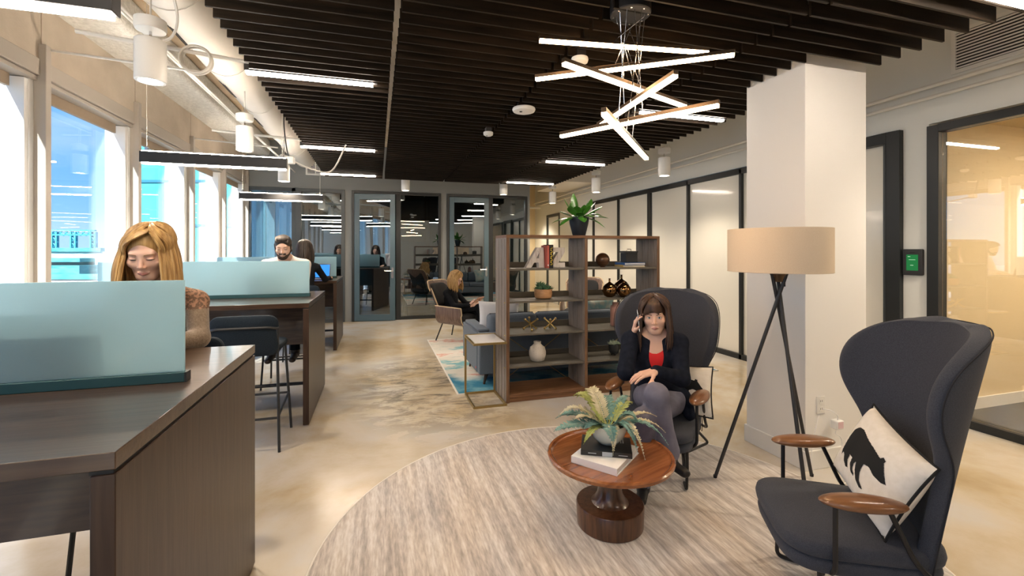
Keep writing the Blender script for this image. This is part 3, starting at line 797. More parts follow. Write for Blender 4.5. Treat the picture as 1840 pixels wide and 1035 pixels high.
laptop((-1.03, 1.99, 1.016), PI, 'laptop behind the frosted divider of the nearest desk', 'screen_pale')
laptop((-0.99, 4.86, 1.016), PI, 'laptop seen as a grey shadow through the middle divider', 'screen_pale')
laptop((-0.86, 7.24, 1.016), R(-6), 'open laptop with a bright blue screen on the farthest desk', 'screen_blue')
t = thing('computer_mouse', 'small black mouse under the hand on the farthest desk', 'mouse', (-0.66, 7.10, 1.016))
obj('mouse_shell', MB().sphere((0, 0, 0.004), (0.03, 0.05, 0.026)), 'slot_black', t)
obj('wheel', MB().tube([(-0.004, 0.025, 0.024), (0.004, 0.025, 0.024)], 0.007), 'dark_metal', t)

# ================================================================== RUGS
def round_rug_mat():
    m, t, o = _new('rug_striped')
    b = t.nodes.new('ShaderNodeBsdfPrincipled'); b.inputs['Roughness'].default_value = 0.95; b.inputs['Sheen Weight'].default_value = 0.15
    k = t.links.new
    v1 = _coords(t, (16, 0.9, 1), rot=(0, 0, R(-5))); v2 = _coords(t, (90, 14, 1), rot=(0, 0, R(-5))); v3 = _coords(t, (3.2, 0.7, 1), rot=(0, 0, R(-5))); v4 = _coords(t, (1, 1, 1))
    def nz(v, s, d):
        n = t.nodes.new('ShaderNodeTexNoise'); n.inputs['Scale'].default_value = s; n.inputs['Detail'].default_value = d; k(v, n.inputs['Vector']); return n
    a = nz(v1, 1.6, 7); g = nz(v2, 1.0, 3); h = nz(v3, 1.3, 4); f = nz(v4, 170, 2)
    r = t.nodes.new('ShaderNodeValToRGB'); cs = [(0.28, (0.33, 0.29, 0.27)), (0.43, (0.46, 0.41, 0.375)), (0.54, (0.58, 0.53, 0.49)), (0.68, (0.72, 0.67, 0.62))]
    r.color_ramp.elements[0].position = cs[0][0]; r.color_ramp.elements[0].color = (*cs[0][1], 1)
    r.color_ramp.elements[1].position = cs[3][0]; r.color_ramp.elements[1].color = (*cs[3][1], 1)
    for p, c in cs[1:3]: e = r.color_ramp.elements.new(p); e.color = (*c, 1)
    k(a.outputs['Fac'], r.inputs[0])
    r2 = _ramp(t, (0.50, 0.38, 0.25), (0.36, 0.38, 0.42), 0.36, 0.64); k(h.outputs['Fac'], r2.inputs[0])
    mi = t.nodes.new('ShaderNodeMixRGB'); mi.inputs[0].default_value = 0.22; k(r.outputs[0], mi.inputs[1]); k(r2.outputs[0], mi.inputs[2])
    m2 = t.nodes.new('ShaderNodeMixRGB'); m2.blend_type = 'OVERLAY'; m2.inputs[0].default_value = 0.45; k(mi.outputs[0], m2.inputs[1])
    r3 = _ramp(t, (0.25, 0.25, 0.25), (0.8, 0.8, 0.8), 0.3, 0.7); k(g.outputs['Fac'], r3.inputs[0]); k(r3.outputs[0], m2.inputs[2])
    k(m2.outputs[0], b.inputs['Base Color'])
    bp = t.nodes.new('ShaderNodeBump'); bp.inputs['Strength'].default_value = 0.5; bp.inputs['Distance'].default_value = 0.004; k(f.outputs['Fac'], bp.inputs['Height']); k(bp.outputs[0], b.inputs['Normal'])
    k(b.outputs[0], o.inputs[0])
round_rug_mat()
mat('rug_binding', (0.72, 0.69, 0.64), 0.9)
RC = (1.14, 1.97); RR = 1.455
t = thing('round_rug', 'large round beige rug with fine grey stripes under the armchairs', 'rug', (RC[0], RC[1], 0))
obj('pile', MB().lathe([(0, 0.001), (RR-0.004, 0.001), (RR-0.004, 0.010), (RR-0.012, 0.014), (0, 0.014)], 128), 'rug_striped', t)
obj('binding', MB().tube([((RR-0.003)*math.cos(2*PI*k/128), (RR-0.003)*math.sin(2*PI*k/128), 0.0075) for k in range(128)], 0.0072, 6, closed=True), 'rug_binding', t)
def abstract_rug_mat():
    m, t, o = _new('rug_abstract')
    b = t.nodes.new('ShaderNodeBsdfPrincipled'); b.inputs['Roughness'].default_value = 0.95; k = t.links.new
    v = _coords(t, (0.8, 1.6, 1)); v2 = _coords(t, (1, 1, 1))
    n = t.nodes.new('ShaderNodeTexNoise'); n.inputs['Scale'].default_value = 1.3; n.inputs['Detail'].default_value = 6; n.inputs['Roughness'].default_value = 0.65; k(v, n.inputs['Vector'])
    r = t.nodes.new('ShaderNodeValToRGB'); r.color_ramp.interpolation = 'EASE'
    cs = [(0.30, (0.03, 0.22, 0.33)), (0.40, (0.20, 0.42, 0.46)), (0.46, (0.62, 0.60, 0.54)), (0.55, (0.70, 0.66, 0.60)), (0.60, (0.62, 0.30, 0.24)), (0.64, (0.66, 0.60, 0.54)), (0.70, (0.72, 0.46, 0.20)), (0.76, (0.30, 0.45, 0.50))]
    r.color_ramp.elements[0].position = cs[0][0]; r.color_ramp.elements[0].color = (*cs[0][1], 1)
    r.color_ramp.elements[1].position = cs[-1][0]; r.color_ramp.elements[1].color = (*cs[-1][1], 1)
    for p, c in cs[1:-1]: e = r.color_ramp.elements.new(p); e.color = (*c, 1)
    k(n.outputs['Fac'], r.inputs[0])
    # the end nearest the shelf is woven blue
    sx = t.nodes.new('ShaderNodeSeparateXYZ'); cc_ = t.nodes.new('ShaderNodeTexCoord'); k(cc_.outputs['Object'], sx.inputs[0])
    ad = t.nodes.new('ShaderNodeMath'); ad.operation = 'ADD'; k(sx.outputs['Y'], ad.inputs[0])
    n2 = t.nodes.new('ShaderNodeTexNoise'); n2.inputs['Scale'].default_value = 3; n2.inputs['Detail'].default_value = 8; k(v2, n2.inputs['Vector']); k(n2.outputs['Fac'], ad.inputs[1])
    rr = _ramp(t, (1, 1, 1), (0, 0, 0), 0.02, 0.35)
    mu = t.nodes.new('ShaderNodeMath'); mu.operation = 'ADD'; mu.inputs[1].default_value = 0.55; k(ad.outputs[0], mu.inputs[0]); k(mu.outputs[0], rr.inputs[0])
    bl = _ramp(t, (0.03, 0.20, 0.33), (0.25, 0.48, 0.55), 0.4, 0.6); k(n2.outputs['Fac'], bl.inputs[0])
    mi = t.nodes.new('ShaderNodeMixRGB'); k(rr.outputs[0], mi.inputs[0]); k(r.outputs[0], mi.inputs[1]); k(bl.outputs[0], mi.inputs[2])
    k(mi.outputs[0], b.inputs['Base Color']); k(b.outputs[0], o.inputs[0])
abstract_rug_mat()
t = thing('area_rug', 'rectangular rug with blue and coral abstract pattern under the sofa', 'rug', (2.35, 5.88, 0))
obj('pile', MB().box(-1.57, 1.57, -1.42, 1.42, 0.001, 0.010), 'rug_abstract', t, bev=0.003)
eb = MB()
for s in (-1, 1):
    eb.box(s*1.575-0.008, s*1.575+0.008, -1.43, 1.43, 0.0015, 0.012); eb.box(-1.567, 1.567, s*1.425-0.006, s*1.425+0.006, 0.0015, 0.012)
obj('binding', eb, 'rug_binding', t)

# ================================================================== ROUND COFFEE TABLE
wood('walnut_top', (0.17, 0.052, 0.015), (0.34, 0.125, 0.038), 'x', 0.24, 0.5, 0.8)
wood('walnut_base', (0.045, 0.018, 0.009), (0.125, 0.055, 0.026), 'z', 0.28, 0.35, 1.2)
TC = (1.175, 2.115)
t = thing('coffee_table', 'round walnut pedestal coffee table on the round rug', 'table', (TC[0], TC[1], 0.014))
obj('table_top', MB().lathe([(0, 0.338), (0.30, 0.338), (0.325, 0.350), (0.328, 0.366), (0.322, 0.373), (0.310, 0.372), (0.304, 0.363), (0.295, 0.360), (0, 0.360)], 96), 'walnut_top', t, rot=(0, 0, R(20)))
obj('pedestal', MB().lathe([(0.098, 0.115), (0.088, 0.125), (0.068, 0.155), (0.058, 0.20), (0.058, 0.26), (0.066, 0.31), (0.080, 0.338)], 48), 'walnut_base', t)
obj('base_drum', MB().lathe([(0, 0), (0.168, 0), (0.172, 0.004), (0.176, 0.108), (0.172, 0.114), (0.09, 0.116), (0, 0.116)], 64), 'walnut_base', t)
TT = 0.014 + 0.360
mat('paper_white', (0.80, 0.80, 0.80), 0.7)
mat('pages', (0.72, 0.74, 0.76), 0.8, col2=(0.60, 0.62, 0.64), scale=6, stretch=(1, 1, 300))
mat('cover_white', (0.86, 0.86, 0.86), 0.35, coat=0.2)
mat('cover_black', (0.012, 0.012, 0.013), 0.35, coat=0.2)
mat('print_grey', (0.45, 0.48, 0.52), 0.5)
def book(name, loc, rotz, w, d, h, cover, label, tilt=None, cat='book', group=None, rot=None):
    t = thing(name, label, cat, loc, rotz, group)
    if rot: t.rotation_euler = rot
    obj('pages', MB().box(-w/2+0.004, w/2-0.005, -d/2+0.005, d/2-0.005, 0.003, h-0.003), 'pages', t)
    obj('cover', MB().box(-w/2, w/2, -d/2, d/2, 0, 0.003).box(-w/2, w/2, -d/2, d/2, h-0.003, h).box(-w/2, -w/2+0.003, -d/2, d/2, 0.003, h-0.003), cover, t, bev=0.001)
    return t
book('coffee_table_book', (1.135, 2.085, TT), R(38), 0.30, 0.245, 0.036, 'cover_white', 'thick white book lying on the round table')
bk = book('coffee_table_book', (1.150, 2.11, TT+0.036), R(62), 0.195, 0.255, 0.026, 'cover_black', 'black book stacked under the fern bowl')
sp_ = MB().box(-0.099, -0.0975, -0.03, 0.02, 0.002, 0.024); obj('spine_picture', sp_, 'print_grey', bk)
obj('spine_line', MB().box(-0.0985, -0.0975, -0.105, -0.06, 0.011, 0.014), 'print_grey', bk)
obj('spine_line', MB().box(-0.0985, -0.0975, 0.05, 0.09, 0.011, 0.015), 'print_grey', bk)
for k in range(5): obj('title_line', MB().box(0.02, 0.075-0.006*(k % 3), -0.09+k*0.012, -0.086+k*0.012, 0.0261, 0.0264), 'print_grey', bk)
# ---- fern in a pale bowl
mat('bowl_pale', (0.62, 0.68, 0.64), 0.25, coat=0.3)
mat('soil', (0.02, 0.017, 0.013), 0.9)
mat('fern_teal', (0.10, 0.24, 0.22), 0.55, col2=(0.24, 0.40, 0.36), scale=20)
mat('fern_cream', (0.50, 0.47, 0.30), 0.55, col2=(0.68, 0.64, 0.47), scale=18)
mat('fern_lime', (0.30, 0.36, 0.10), 0.5, col2=(0.48, 0.52, 0.20), scale=18)
FB = Vector((1.165, 2.115, TT+0.062))
t = thing('potted_fern', 'pale bluish green fern in a light bowl on the stacked books', 'plant', tuple(FB))
obj('bowl', MB().lathe([(0, 0), (0.035, 0), (0.05, 0.006), (0.078, 0.035), (0.093, 0.075), (0.097, 0.108), (0.093, 0.108), (0.088, 0.078), (0.07, 0.04), (0, 0.03)], 48), 'bowl_pale', t)
obj('soil', MB().lathe([(0, 0.092), (0.088, 0.088)], 24), 'soil', t)
def frond(az, length, rise, droop, width, n=15, twist=0.0):
    m = MB(); d = Vector((math.cos(az), math.sin(az), 0)); side = Vector((-math.sin(az), math.cos(az), 0))
    pts = []
    for i in range(n+1):
        s = i/n
        pts.append(d*(0.02 + length*(s - 0.12*s*s)) + Vector((0, 0, 0.09 + rise*math.sin(min(s*1.9, PI*0.62))*1.0 - droop*s**2.4)) + side*twist*s*s)
    m.tube(pts, [0.0032*(1-0.8*i/n) for i in range(n+1)], 5)
    for i in range(2, n+1):
        s = i/n; w = width*math.sin(PI*min(1, 0.12+0.88*s)**0.8)**0.7 * (1 if s < 0.97 else 0.5)
        tg = (pts[min(i+1, n)] - pts[i-1]).normalized(); nrm = side.cross(tg).normalized()
        for sg in (-1, 1):
            for sub_ in (0, 0.5):
                p = pts[i] - (pts[i]-pts[i-1])*sub_
                q = (side*sg*0.9 + tg*0.38 + nrm*random.uniform(-0.15, 0.2)).normalized()
                L_ = w*random.uniform(0.88, 1.08); hw = 0.0088*(0.55+0.45*min(1, w/0.035))
                a = p; b_ = p + q*L_*0.45 + tg*hw; c = p + q*L_ + nrm*-0.004; e_ = p + q*L_*0.45 - tg*hw
                m.add([a, b_, c, e_, p + q*L_*0.45 + nrm*0.0015], [(0, 1, 4), (1, 2, 4), (2, 3, 4), (3, 0, 4)])
    return m
spec = [  # azimuth (deg, 0 = +X), length, rise, droop, width, material
    (172, 0.25, 0.045, 0.05, 0.050, 'fern_teal'), (160, 0.22, 0.16, 0.09, 0.034, 'fern_cream'), (140, 0.16, 0.20, 0.03, 0.036, 'fern_lime'),
    (100, 0.14, 0.21, 0.02, 0.040, 'fern_cream'), (118, 0.15, 0.20, 0.04, 0.034, 'fern_lime'), (70, 0.17, 0.15, 0.03, 0.040, 'fern_teal'),
    (35, 0.22, 0.14, 0.02, 0.026, 'fern_teal'), (5, 0.27, 0.075, 0.05, 0.024, 'fern_cream'), (-14, 0.27, 0.07, 0.10, 0.026, 'fern_cream'),
    (-28, 0.26, 0.09, 0.14, 0.030, 'fern_teal'), (-52, 0.17, 0.11, 0.20, 0.028, 'fern_cream'), (-70, 0.15, 0.11, 0.16, 0.026, 'fern_teal'),
    (-100, 0.13, 0.09, 0.15, 0.026, 'fern_cream'), (-118, 0.12, 0.08, 0.09, 0.034, 'fern_teal'), (-150, 0.17, 0.055, 0.08, 0.022, 'fern_lime'),
    (188, 0.16, 0.10, 0.02, 0.028, 'fern_cream'), (52, 0.23, 0.11, 0.06, 0.026, 'fern_lime'), (20, 0.20, 0.14, 0.05, 0.030, 'fern_lime'),
    (200, 0.13, 0.06, 0.03, 0.028, 'fern_teal'), (85, 0.20, 0.14, 0.06, 0.034, 'fern_lime'), (150, 0.24, 0.09, 0.06, 0.040, 'fern_teal'), (-40, 0.12, 0.13, 0.06, 0.034, 'fern_teal')]
for az, ln, ri, dr, wd, mm in spec:
    obj('frond', frond(R(az), ln*1.22, ri*0.82, dr, wd*1.35, 17, random.uniform(-0.03, 0.03)), mm, t, smooth=False)

# ================================================================== WING ARMCHAIRS
mat('chair_fabric', (0.040, 0.045, 0.060), 0.85, col2=(0.058, 0.064, 0.082), scale=320, detail=2, sheen=0.08, spec=0.2, bump=0.15)
mat('seam', (0.018, 0.02, 0.026), 0.9)
wood('arm_wood', (0.14, 0.055, 0.020), (0.27, 0.12, 0.045), 'y', 0.3, 0.4, 1.2)
mat('tube_black', (0.012, 0.012, 0.013), 0.4)
mat('canvas', (0.78, 0.74, 0.66), 0.85, col2=(0.84, 0.80, 0.73), scale=40, bump=0.1, bscale=350)
mat('print_black', (0.010, 0.011, 0.012), 0.9)
BEAR = [(0.308,-0.122),(0.219,-0.018),(0.157,0.073),(0.154,0.111),(0.108,0.130),(0.084,0.090),(-0.055,0.120),(-0.224,0.138),(-0.372,0.170),(-0.465,0.141),(-0.524,0.060),(-0.531,-0.060),(-0.514,-0.172),(-0.497,-0.293),(-0.463,-0.368),(-0.449,-0.309),(-0.413,-0.318),(-0.363,-0.392),(-0.290,-0.433),(-0.246,-0.416),(-0.274,-0.377),(-0.310,-0.331),(-0.317,-0.238),(-0.251,-0.242),(-0.237,-0.332),(-0.176,-0.406),(-0.106,-0.417),(-0.107,-0.384),(-0.165,-0.357),(-0.181,-0.270),(-0.155,-0.227),(-0.114,-0.323),(-0.043,-0.416),(0.054,-0.449),(0.111,-0.427),(0.079,-0.404),(0.017,-0.376),(-0.027,-0.273),(-0.035,-0.147),(0.052,-0.113),(0.149,-0.147),(0.260,-0.146)]
def pillow_h(x, y, w, h, th):
    a = max(0.0, 1-(2*x/w)**2); b = max(0.0, 1-(2*y/h)**2)
    return th*0.5*(a*b)**0.38
def pillow(name, label, M4, w, h, th, m, bear=False, piping=None, n=18, group=None):
    t = thing(name, label, 'cushion', (0, 0, 0), 0, group); t.matrix_world = M4
    mb = MB()
    for sg in (1, -1):
        P = []
        for i in range(n+1):
            row = []
            for j in range(n+1):
                x = (i/n-0.5)*w; y = (j/n-0.5)*h
                px_ = x*(1-0.07*(1-(2*y/h)**2)*abs(2*x/w)); py_ = y*(1-0.07*(1-(2*x/w)**2)*abs(2*y/h))
                row.append((px_, py_, sg*pillow_h(x, y, w, h, th) + 0.004*math.sin(9*x/w+3*y/h)*(1-(2*x/w)**2)*(1-(2*y/h)**2)))
            P.append(row)
        mb.grid(P)
    obj('pillow_cover', mb, m, t, angle=70)
    if piping:
        ring = []
        for i in range(n): x = (i/n-0.5)*w; ring.append((x*(1), -h/2*(1-0.07*(1-(2*x/w)**2)), 0))
        for j in range(n): y = (j/n-0.5)*h; ring.append((w/2*(1-0.07*(1-(2*y/h)**2)), y, 0))
        for i in range(n): x = (0.5-i/n)*w; ring.append((x, h/2*(1-0.07*(1-(2*x/w)**2)), 0))
        for j in range(n): y = (0.5-j/n)*h; ring.append((-w/2*(1-0.07*(1-(2*y/h)**2)), y, 0))
        obj('piping', MB().tube(ring, 0.005, 6, closed=True), piping, t)
    if bear:
        sc = 0.86; poly = [((x+0.11)*w*sc, (y+0.14)*h*sc) for x, y in BEAR]; G = 150
        def inside(x, y):
            c = False; j = len(poly)-1
            for i in range(len(poly)):
                xi, yi = poly[i]; xj, yj = poly[j]
                if (yi > y) != (yj > y) and x < (xj-xi)*(y-yi)/(yj-yi)+xi: c = not c
                j = i
            return c
        bm = bmesh.new(); vd = {}
        def vat(i, j):
            if (i, j) not in vd:
                x = (i/G-0.5)*w; y = (j/G-0.5)*h
                px_ = x*(1-0.07*(1-(2*y/h)**2)*abs(2*x/w)); py_ = y*(1-0.07*(1-(2*x/w)**2)*abs(2*y/h))
                vd[(i, j)] = bm.verts.new((px_, py_, pillow_h(x, y, w, h, th) + 0.004*math.sin(9*x/w+3*y/h)*(1-(2*x/w)**2)*(1-(2*y/h)**2) + 0.0018))
            return vd[(i, j)]
        for i in range(G):
            for j in range(G):
                if inside(((i+0.5)/G-0.5)*w, ((j+0.5)/G-0.5)*h): bm.faces.new((vat(i, j), vat(i+1, j), vat(i+1, j+1), vat(i, j+1)))
        bmesh.ops.recalc_face_normals(bm, faces=bm.faces)
        me = bpy.data.meshes.new('bear_print'); bm.to_mesh(me); bm.free(); me.materials.append(MATS['print_black'])
        obj('bear_print', me, None, t, label='black walking bear silhouette')
    return t
HW = [(0.27, 0.262), (0.30, 0.266), (0.40, 0.270), (0.52, 0.272), (0.60, 0.276), (0.68, 0.292), (0.75, 0.335), (0.82, 0.392), (0.89, 0.440), (0.97, 0.468), (1.05, 0.466), (1.11, 0.436), (1.155, 0.376), (1.185, 0.290), (1.200, 0.190), (1.206, 0.09)]
def wing_chair(loc, front, label):
    th = math.atan2(-front[0], front[1])
    t = thing('wing_armchair', label, 'armchair', loc, th, 'grey wing armchairs'); t.scale = (0.94, 0.94, 0.97)
    # back shell: sheet bent round the sitter
    N = 22; P = []; RIM = []
    def pt(l, z):
        k = max(0.0, min(1.0, (z-0.27)/0.9))
        y0 = -0.225 - 0.155*k - 0.03*k*k
        Rb = 0.355 + 0.015*k
        a = l/Rb
        return Vector((Rb*math.sin(a), y0 + Rb*(1-math.cos(a))*1.0, z - 0.03*(l/0.5)**2*k))
    for z, w in HW:
        P.append([pt((2*j/N-1)*w, z) for j in range(N+1)])
    mb = MB(); mb.grid(P)
    o = obj('back_shell', mb, 'chair_fabric', t, solid=0.058, soff=0.0, sub=2, angle=80)
    # seam line following the rim on the outer side
    ring = [pt(w*0.985, z) for z, w in HW] + [pt(-w*0.985, z) for z, w in reversed(HW)]
    sring = []
    for p in ring:
        c = Vector((0, 0.15, p.z)); d = (p - c); d.z = 0; d.normalize(); sring.append(p + d*0.030)
    obj('seam', MB().tube(smooth_path(sring, 3), 0.0028, 5), 'seam', t)
    # seat
    def seat_out(s):
        o_ = []
        for k in range(64):
            a = 2*PI*k/64; c, sn = math.cos(a), math.sin(a); e_ = 0.45
            x = math.copysign(abs(c)**e_, c); y = math.copysign(abs(sn)**e_, sn)
            wv = 0.285 - 0.030*(1-y)/2
            o_.append((x*wv*s, 0.030 + y*0.300*s))
        return o_
    def slab(s, z0, z1, crown=0.0):
        rings = [(0.94, z0), (0.985, z0+0.010), (1.0, (z0+z1)/2), (0.985, z1-0.012), (0.95, z1-0.002), (0.7, z1+crown*0.7), (0.35, z1+crown), ]
        vs = []; fs = []; n = 64
        for r_, z in rings: vs += [(x, y, z) for x, y in seat_out(s*r_)]
        for i in range(len(rings)-1):
            for k in range(n): fs.append((i*n+k, i*n+(k+1) % n, (i+1)*n+(k+1) % n, (i+1)*n+k))
        fs.append(tuple(range(n-1, -1, -1))); fs.append(tuple((len(rings)-1)*n+k for k in range(n)))
        return MB().add(vs, fs)
    obj('seat_shell', slab(0.97, 0.265, 0.325), 'chair_fabric', t, angle=60)
    obj('seat_cushion', slab(1.0, 0.325, 0.39, 0.012), 'chair_fabric', t, angle=60)
    # arms
    for s in (-1, 1):
        pad = MB().sphere((0, 0, 0), (0.056, 0.146, 0.026), 24, 12)
        obj('arm_pad', pad, 'arm_wood', t, loc=(s*0.287, 0.075, 0.567), rot=(R(-3), 0, R(s*3)))
        obj('arm_post', MB().tube(fillet([(s*0.287, 0.165, 0.555), (s*0.287, 0.165, 0.30), (s*0.24, 0.165, 0.262), (s*0.1, 0.165, 0.262)], 0.04), 0.0095), 'tube_black', t)
        obj('arm_post', MB().tube(fillet([(s*0.287, -0.01, 0.555), (s*0.287, -0.10, 0.36), (s*0.285, -0.20, 0.285), (s*0.20, -0.30, 0.275)], 0.06), 0.0095), 'tube_black', t)
    # under frame: side loops with inward vees and hairpin legs
    for s in (-1, 1):
        pts = [(s*0.235, 0.20, 0.27), (s*0.235, 0.19, 0.115), (s*0.145, -0.09, 0.115), (s*0.26, -0.385, 0.115), (s*0.20, -0.20, 0.27)]
        obj('side_loop', MB().tube(fillet(pts, 0.045), 0.0095), 'tube_black', t)
        obj('leg', MB().tube(fillet([(s*0.165, -0.075, 0.27), (s*0.150, -0.095, 0.0095+0.014), (s*0.135, -0.075, 0.27)], 0.012), 0.0095), 'tube_black', t)
        obj('front_leg', MB().tube(fillet([(s*0.235, 0.205, 0.12), (s*0.235, 0.21, 0.0235), (s*0.20, 0.12, 0.0235)], 0.03), 0.0095), 'tube_black', t)
    obj('cross_bar', MB().tube([(-0.24, 0.19, 0.258), (0.24, 0.19, 0.258)], 0.0095), 'tube_black', t)
    obj('cross_bar', MB().tube([(-0.20, -0.20, 0.258), (0.20, -0.20, 0.258)], 0.0095), 'tube_black', t)
    return t
C1 = (1.774, 2.55); F1 = (-0.77, -0.64)
C2 = (1.852, 1.365); F2 = (-0.862, 0.507)
wing_chair((*C1, 0), F1, 'dark grey wing armchair with the woman on the phone')
wing_chair((*C2, 0), F2, 'empty dark grey wing armchair with a bear cushion, at the right')
def in_chair(C, F, loc, rot):
    th = math.atan2(-F[0], F[1])
    return Matrix.Translation((C[0], C[1], 0)) @ Matrix.Rotation(th, 4, 'Z') @ Matrix.Translation(loc) @ Euler(rot).to_matrix().to_4x4()
# cushion local: x right, y up, z out of the print. Chair local: +y front, x = sitter's... 
pillow('bear_cushion', 'cream cushion with black bear print on the empty armchair', in_chair(C2, F2, (-0.03, -0.095, 0.585), (R(68), R(12), R(180))), 0.42, 0.34, 0.14, 'canvas', True, 'print_black', group='bear print cushions')
pillow('bear_cushion', 'cream cushion with black bear print beside the seated woman', in_chair(C1, F1, (-0.15, -0.095, 0.535), (R(74), R(0), R(190))), 0.33, 0.32, 0.10, 'canvas', True, 'print_black', group='bear print cushions')
# ================================================================== FLOOR LAMP
mat('shade_beige', (0.66, 0.54, 0.40), 0.85, col2=(0.70, 0.58, 0.44), scale=300)
m_ = MATS['shade_beige']
LC = Vector((2.31, 2.12, 0))
t = thing('floor_lamp', 'tripod floor lamp with wide beige drum shade and thin dark legs', 'lamp', tuple(LC))
obj('lamp_shade', MB().lathe([(0.267, 1.325), (0.277, 1.325), (0.277, 1.578), (0.267, 1.578), (0.267, 1.325)], 64), 'shade_beige', t)
obj('shade_ring', MB().tube([(0.274*math.cos(2*PI*k/64), 0.274*math.sin(2*PI*k/64), 1.325) for k in range(64)], 0.004, 6, closed=True), 'shade_beige', t)
obj('shade_diffuser', MB().lathe([(0, 1.345), (0.267, 1.345), (0.267, 1.349), (0, 1.349)], 48), 'paper_white', t)
obj('hub', MB().lathe([(0, 1.262), (0.028, 1.262), (0.036, 1.29), (0.058, 1.33), (0.058, 1.344), (0, 1.344)], 24), 'bronze', t)
obj('switch_knob', MB().tube([(0.012, -0.03, 1.235), (0.012, -0.03, 1.265)], 0.007), 'lamp_black', t)
for fx, fy in ((-0.264, 0.223), (0.335, 0.06), (-0.14, -0.32)):
    d = Vector((fx, fy, 0)); dn = d.normalized()
    tang = Vector((-dn.y, dn.x, 0))
    obj('leg', MB().tube([d + Vector((0, 0, 0.018)), dn*-0.045 + tang*0.012 + Vector((0, 0, 1.325))], 0.0105, 10), 'lamp_black', t)
    obj('foot_cap', MB().lathe([(0, 0.014), (0.011, 0.014), (0.012, 0.03), (0, 0.03)], 12, (d.x, d.y, 0)), 'slot_black', t)

# ================================================================== WALL BITS
t = thing('wall_tablet', 'black wall mounted tablet with a green screen between door and glass', 'tablet', (XR, 2.832, 1.344))
hp = MB(); hp.prism(rrect(-0.078, 0.078, -0.118, 0.118, 0.012), -0.028, 0); hp.v = [(z, x, y) for x, y, z in hp.v]
obj('case', hp, 'lamp_black', t, bev=0.003)
emit('screen_green', (0.03, 0.25, 0.07), 0.55); emit('screen_text', (0.5, 0.8, 0.5), 0.7)
dsp = obj('display', MB().box(-0.0295, -0.0282, -0.046, 0.046, -0.075, 0.068), 'screen_green', t)
obj('text_line', MB().box(-0.0302, -0.0296, -0.026, 0.026, 0.020, 0.024), 'screen_text', dsp)
obj('text_line', MB().box(-0.0302, -0.0296, -0.010, 0.014, -0.03, -0.025), 'screen_text', dsp)
obj('text_line', MB().box(-0.0302, -0.0296, 0.014, 0.034, 0.048, 0.053), 'screen_text', dsp)
obj('camera_eye', MB().box(-0.0292, -0.028, -0.02, 0.02, 0.084, 0.09), 'slot_black', t)
def outlet(loc, label, axis='x'):
    t = thing('wall_outlet', label, 'outlet', loc)
    obj('plate', MB().box(-0.036, 0.036, -0.006, 0, -0.058, 0.058), 'base_white', t, bev=0.003)
    for z in (-0.026, 0.026):
        s = obj('socket', MB().box(-0.017, 0.017, -0.0085, -0.006, z-0.016, z+0.016), 'base_white', t, bev=0.003)
        for x in (-0.007, 0.007): obj('slot', MB().box(x-0.0015, x+0.0015, -0.009, -0.0084, z-0.004, z+0.008), 'slot_black', s)
    return t
outlet((2.83, 2.27, 0.42), 'white wall outlet with a plug, low on the column')
outlet((5.25, 2.70, 0.42), 'white wall outlet inside the glass meeting room')
o = obj('power_adapter', MB().box(2.895, 2.960, 2.205, 2.255, 0.265, 0.325), 'cover_white', bev=0.008)
tag(o, 'white power adapter dangling under the outlet on the column', 'adapter')
obj('label_print', MB().box(2.905, 2.95, 2.2035, 2.205, 0.275, 0.318), mat('pink_print', (0.75, 0.55, 0.58), 0.6).name, o)
o = obj('adapter_cord', MB().tube(smooth_path([(2.83, 2.255, 0.395), (2.86, 2.22, 0.395), (2.91, 2.215, 0.36), (2.925, 2.225, 0.325)], 6), 0.0035, 6), 'cover_white')
tag(o, 'short white cord from the outlet to the dangling adapter', 'cord')
o = obj('lamp_cord', MB().tube(smooth_path([(2.925, 2.225, 0.27), (2.90, 2.22, 0.24), (2.94, 2.21, 0.20), (2.93, 2.2, 0.05), (2.85, 2.1, 0.012), (2.70, 2.05, 0.012), (2.50, 2.1, 0.022)], 6), 0.003, 6), 'cover_white')
tag(o, 'thin white cord hanging from the adapter to the floor', 'cord')
o = obj('outlet_cord', MB().tube(smooth_path([(2.81, 2.262, 0.36), (2.775, 2.258, 0.27), (2.735, 2.252, 0.15), (2.715, 2.24, 0.02)], 6), 0.003, 6), 'cover_white')
tag(o, 'thin white cord running down the column below the outlet', 'cord')

# ================================================================== BOOKSHELF
wood('shelf_walnut', (0.105, 0.055, 0.030), (0.20, 0.115, 0.065), 'z', 0.4, 0.1, 1.2)
wood('shelf_walnut_x', (0.115, 0.050, 0.022), (0.23, 0.115, 0.055), 'x', 0.4, 0.1, 1.2)
wood('shelf_side', (0.20, 0.16, 0.13), (0.31, 0.26, 0.22), 'z', 0.45, 0.1, 1.4)
mat('shelf_taupe', (0.115, 0.105, 0.085), 0.4)
mat('brass', (0.62, 0.45, 0.18), 0.28, 1.0)
SX0, SX1, SX2, SY0, SY1, SH = 1.17, 2.00, 2.85, 4.08, 4.48, 1.60
t = thing('open_bookshelf', 'walnut open bookshelf dividing the lounge from the aisle', 'bookshelf', ((SX0+SX2)/2, (SY0+SY1)/2, 0)); ox, oy = (SX0+SX2)/2, (SY0+SY1)/2
def sb(name, x0, x1, y0, y1, z0, z1, m, par=None, bev=0.002):
    return obj(name, MB().box(x0-ox, x1-ox, y0-oy, y1-oy, z0, z1), m, par or t, bev=bev)
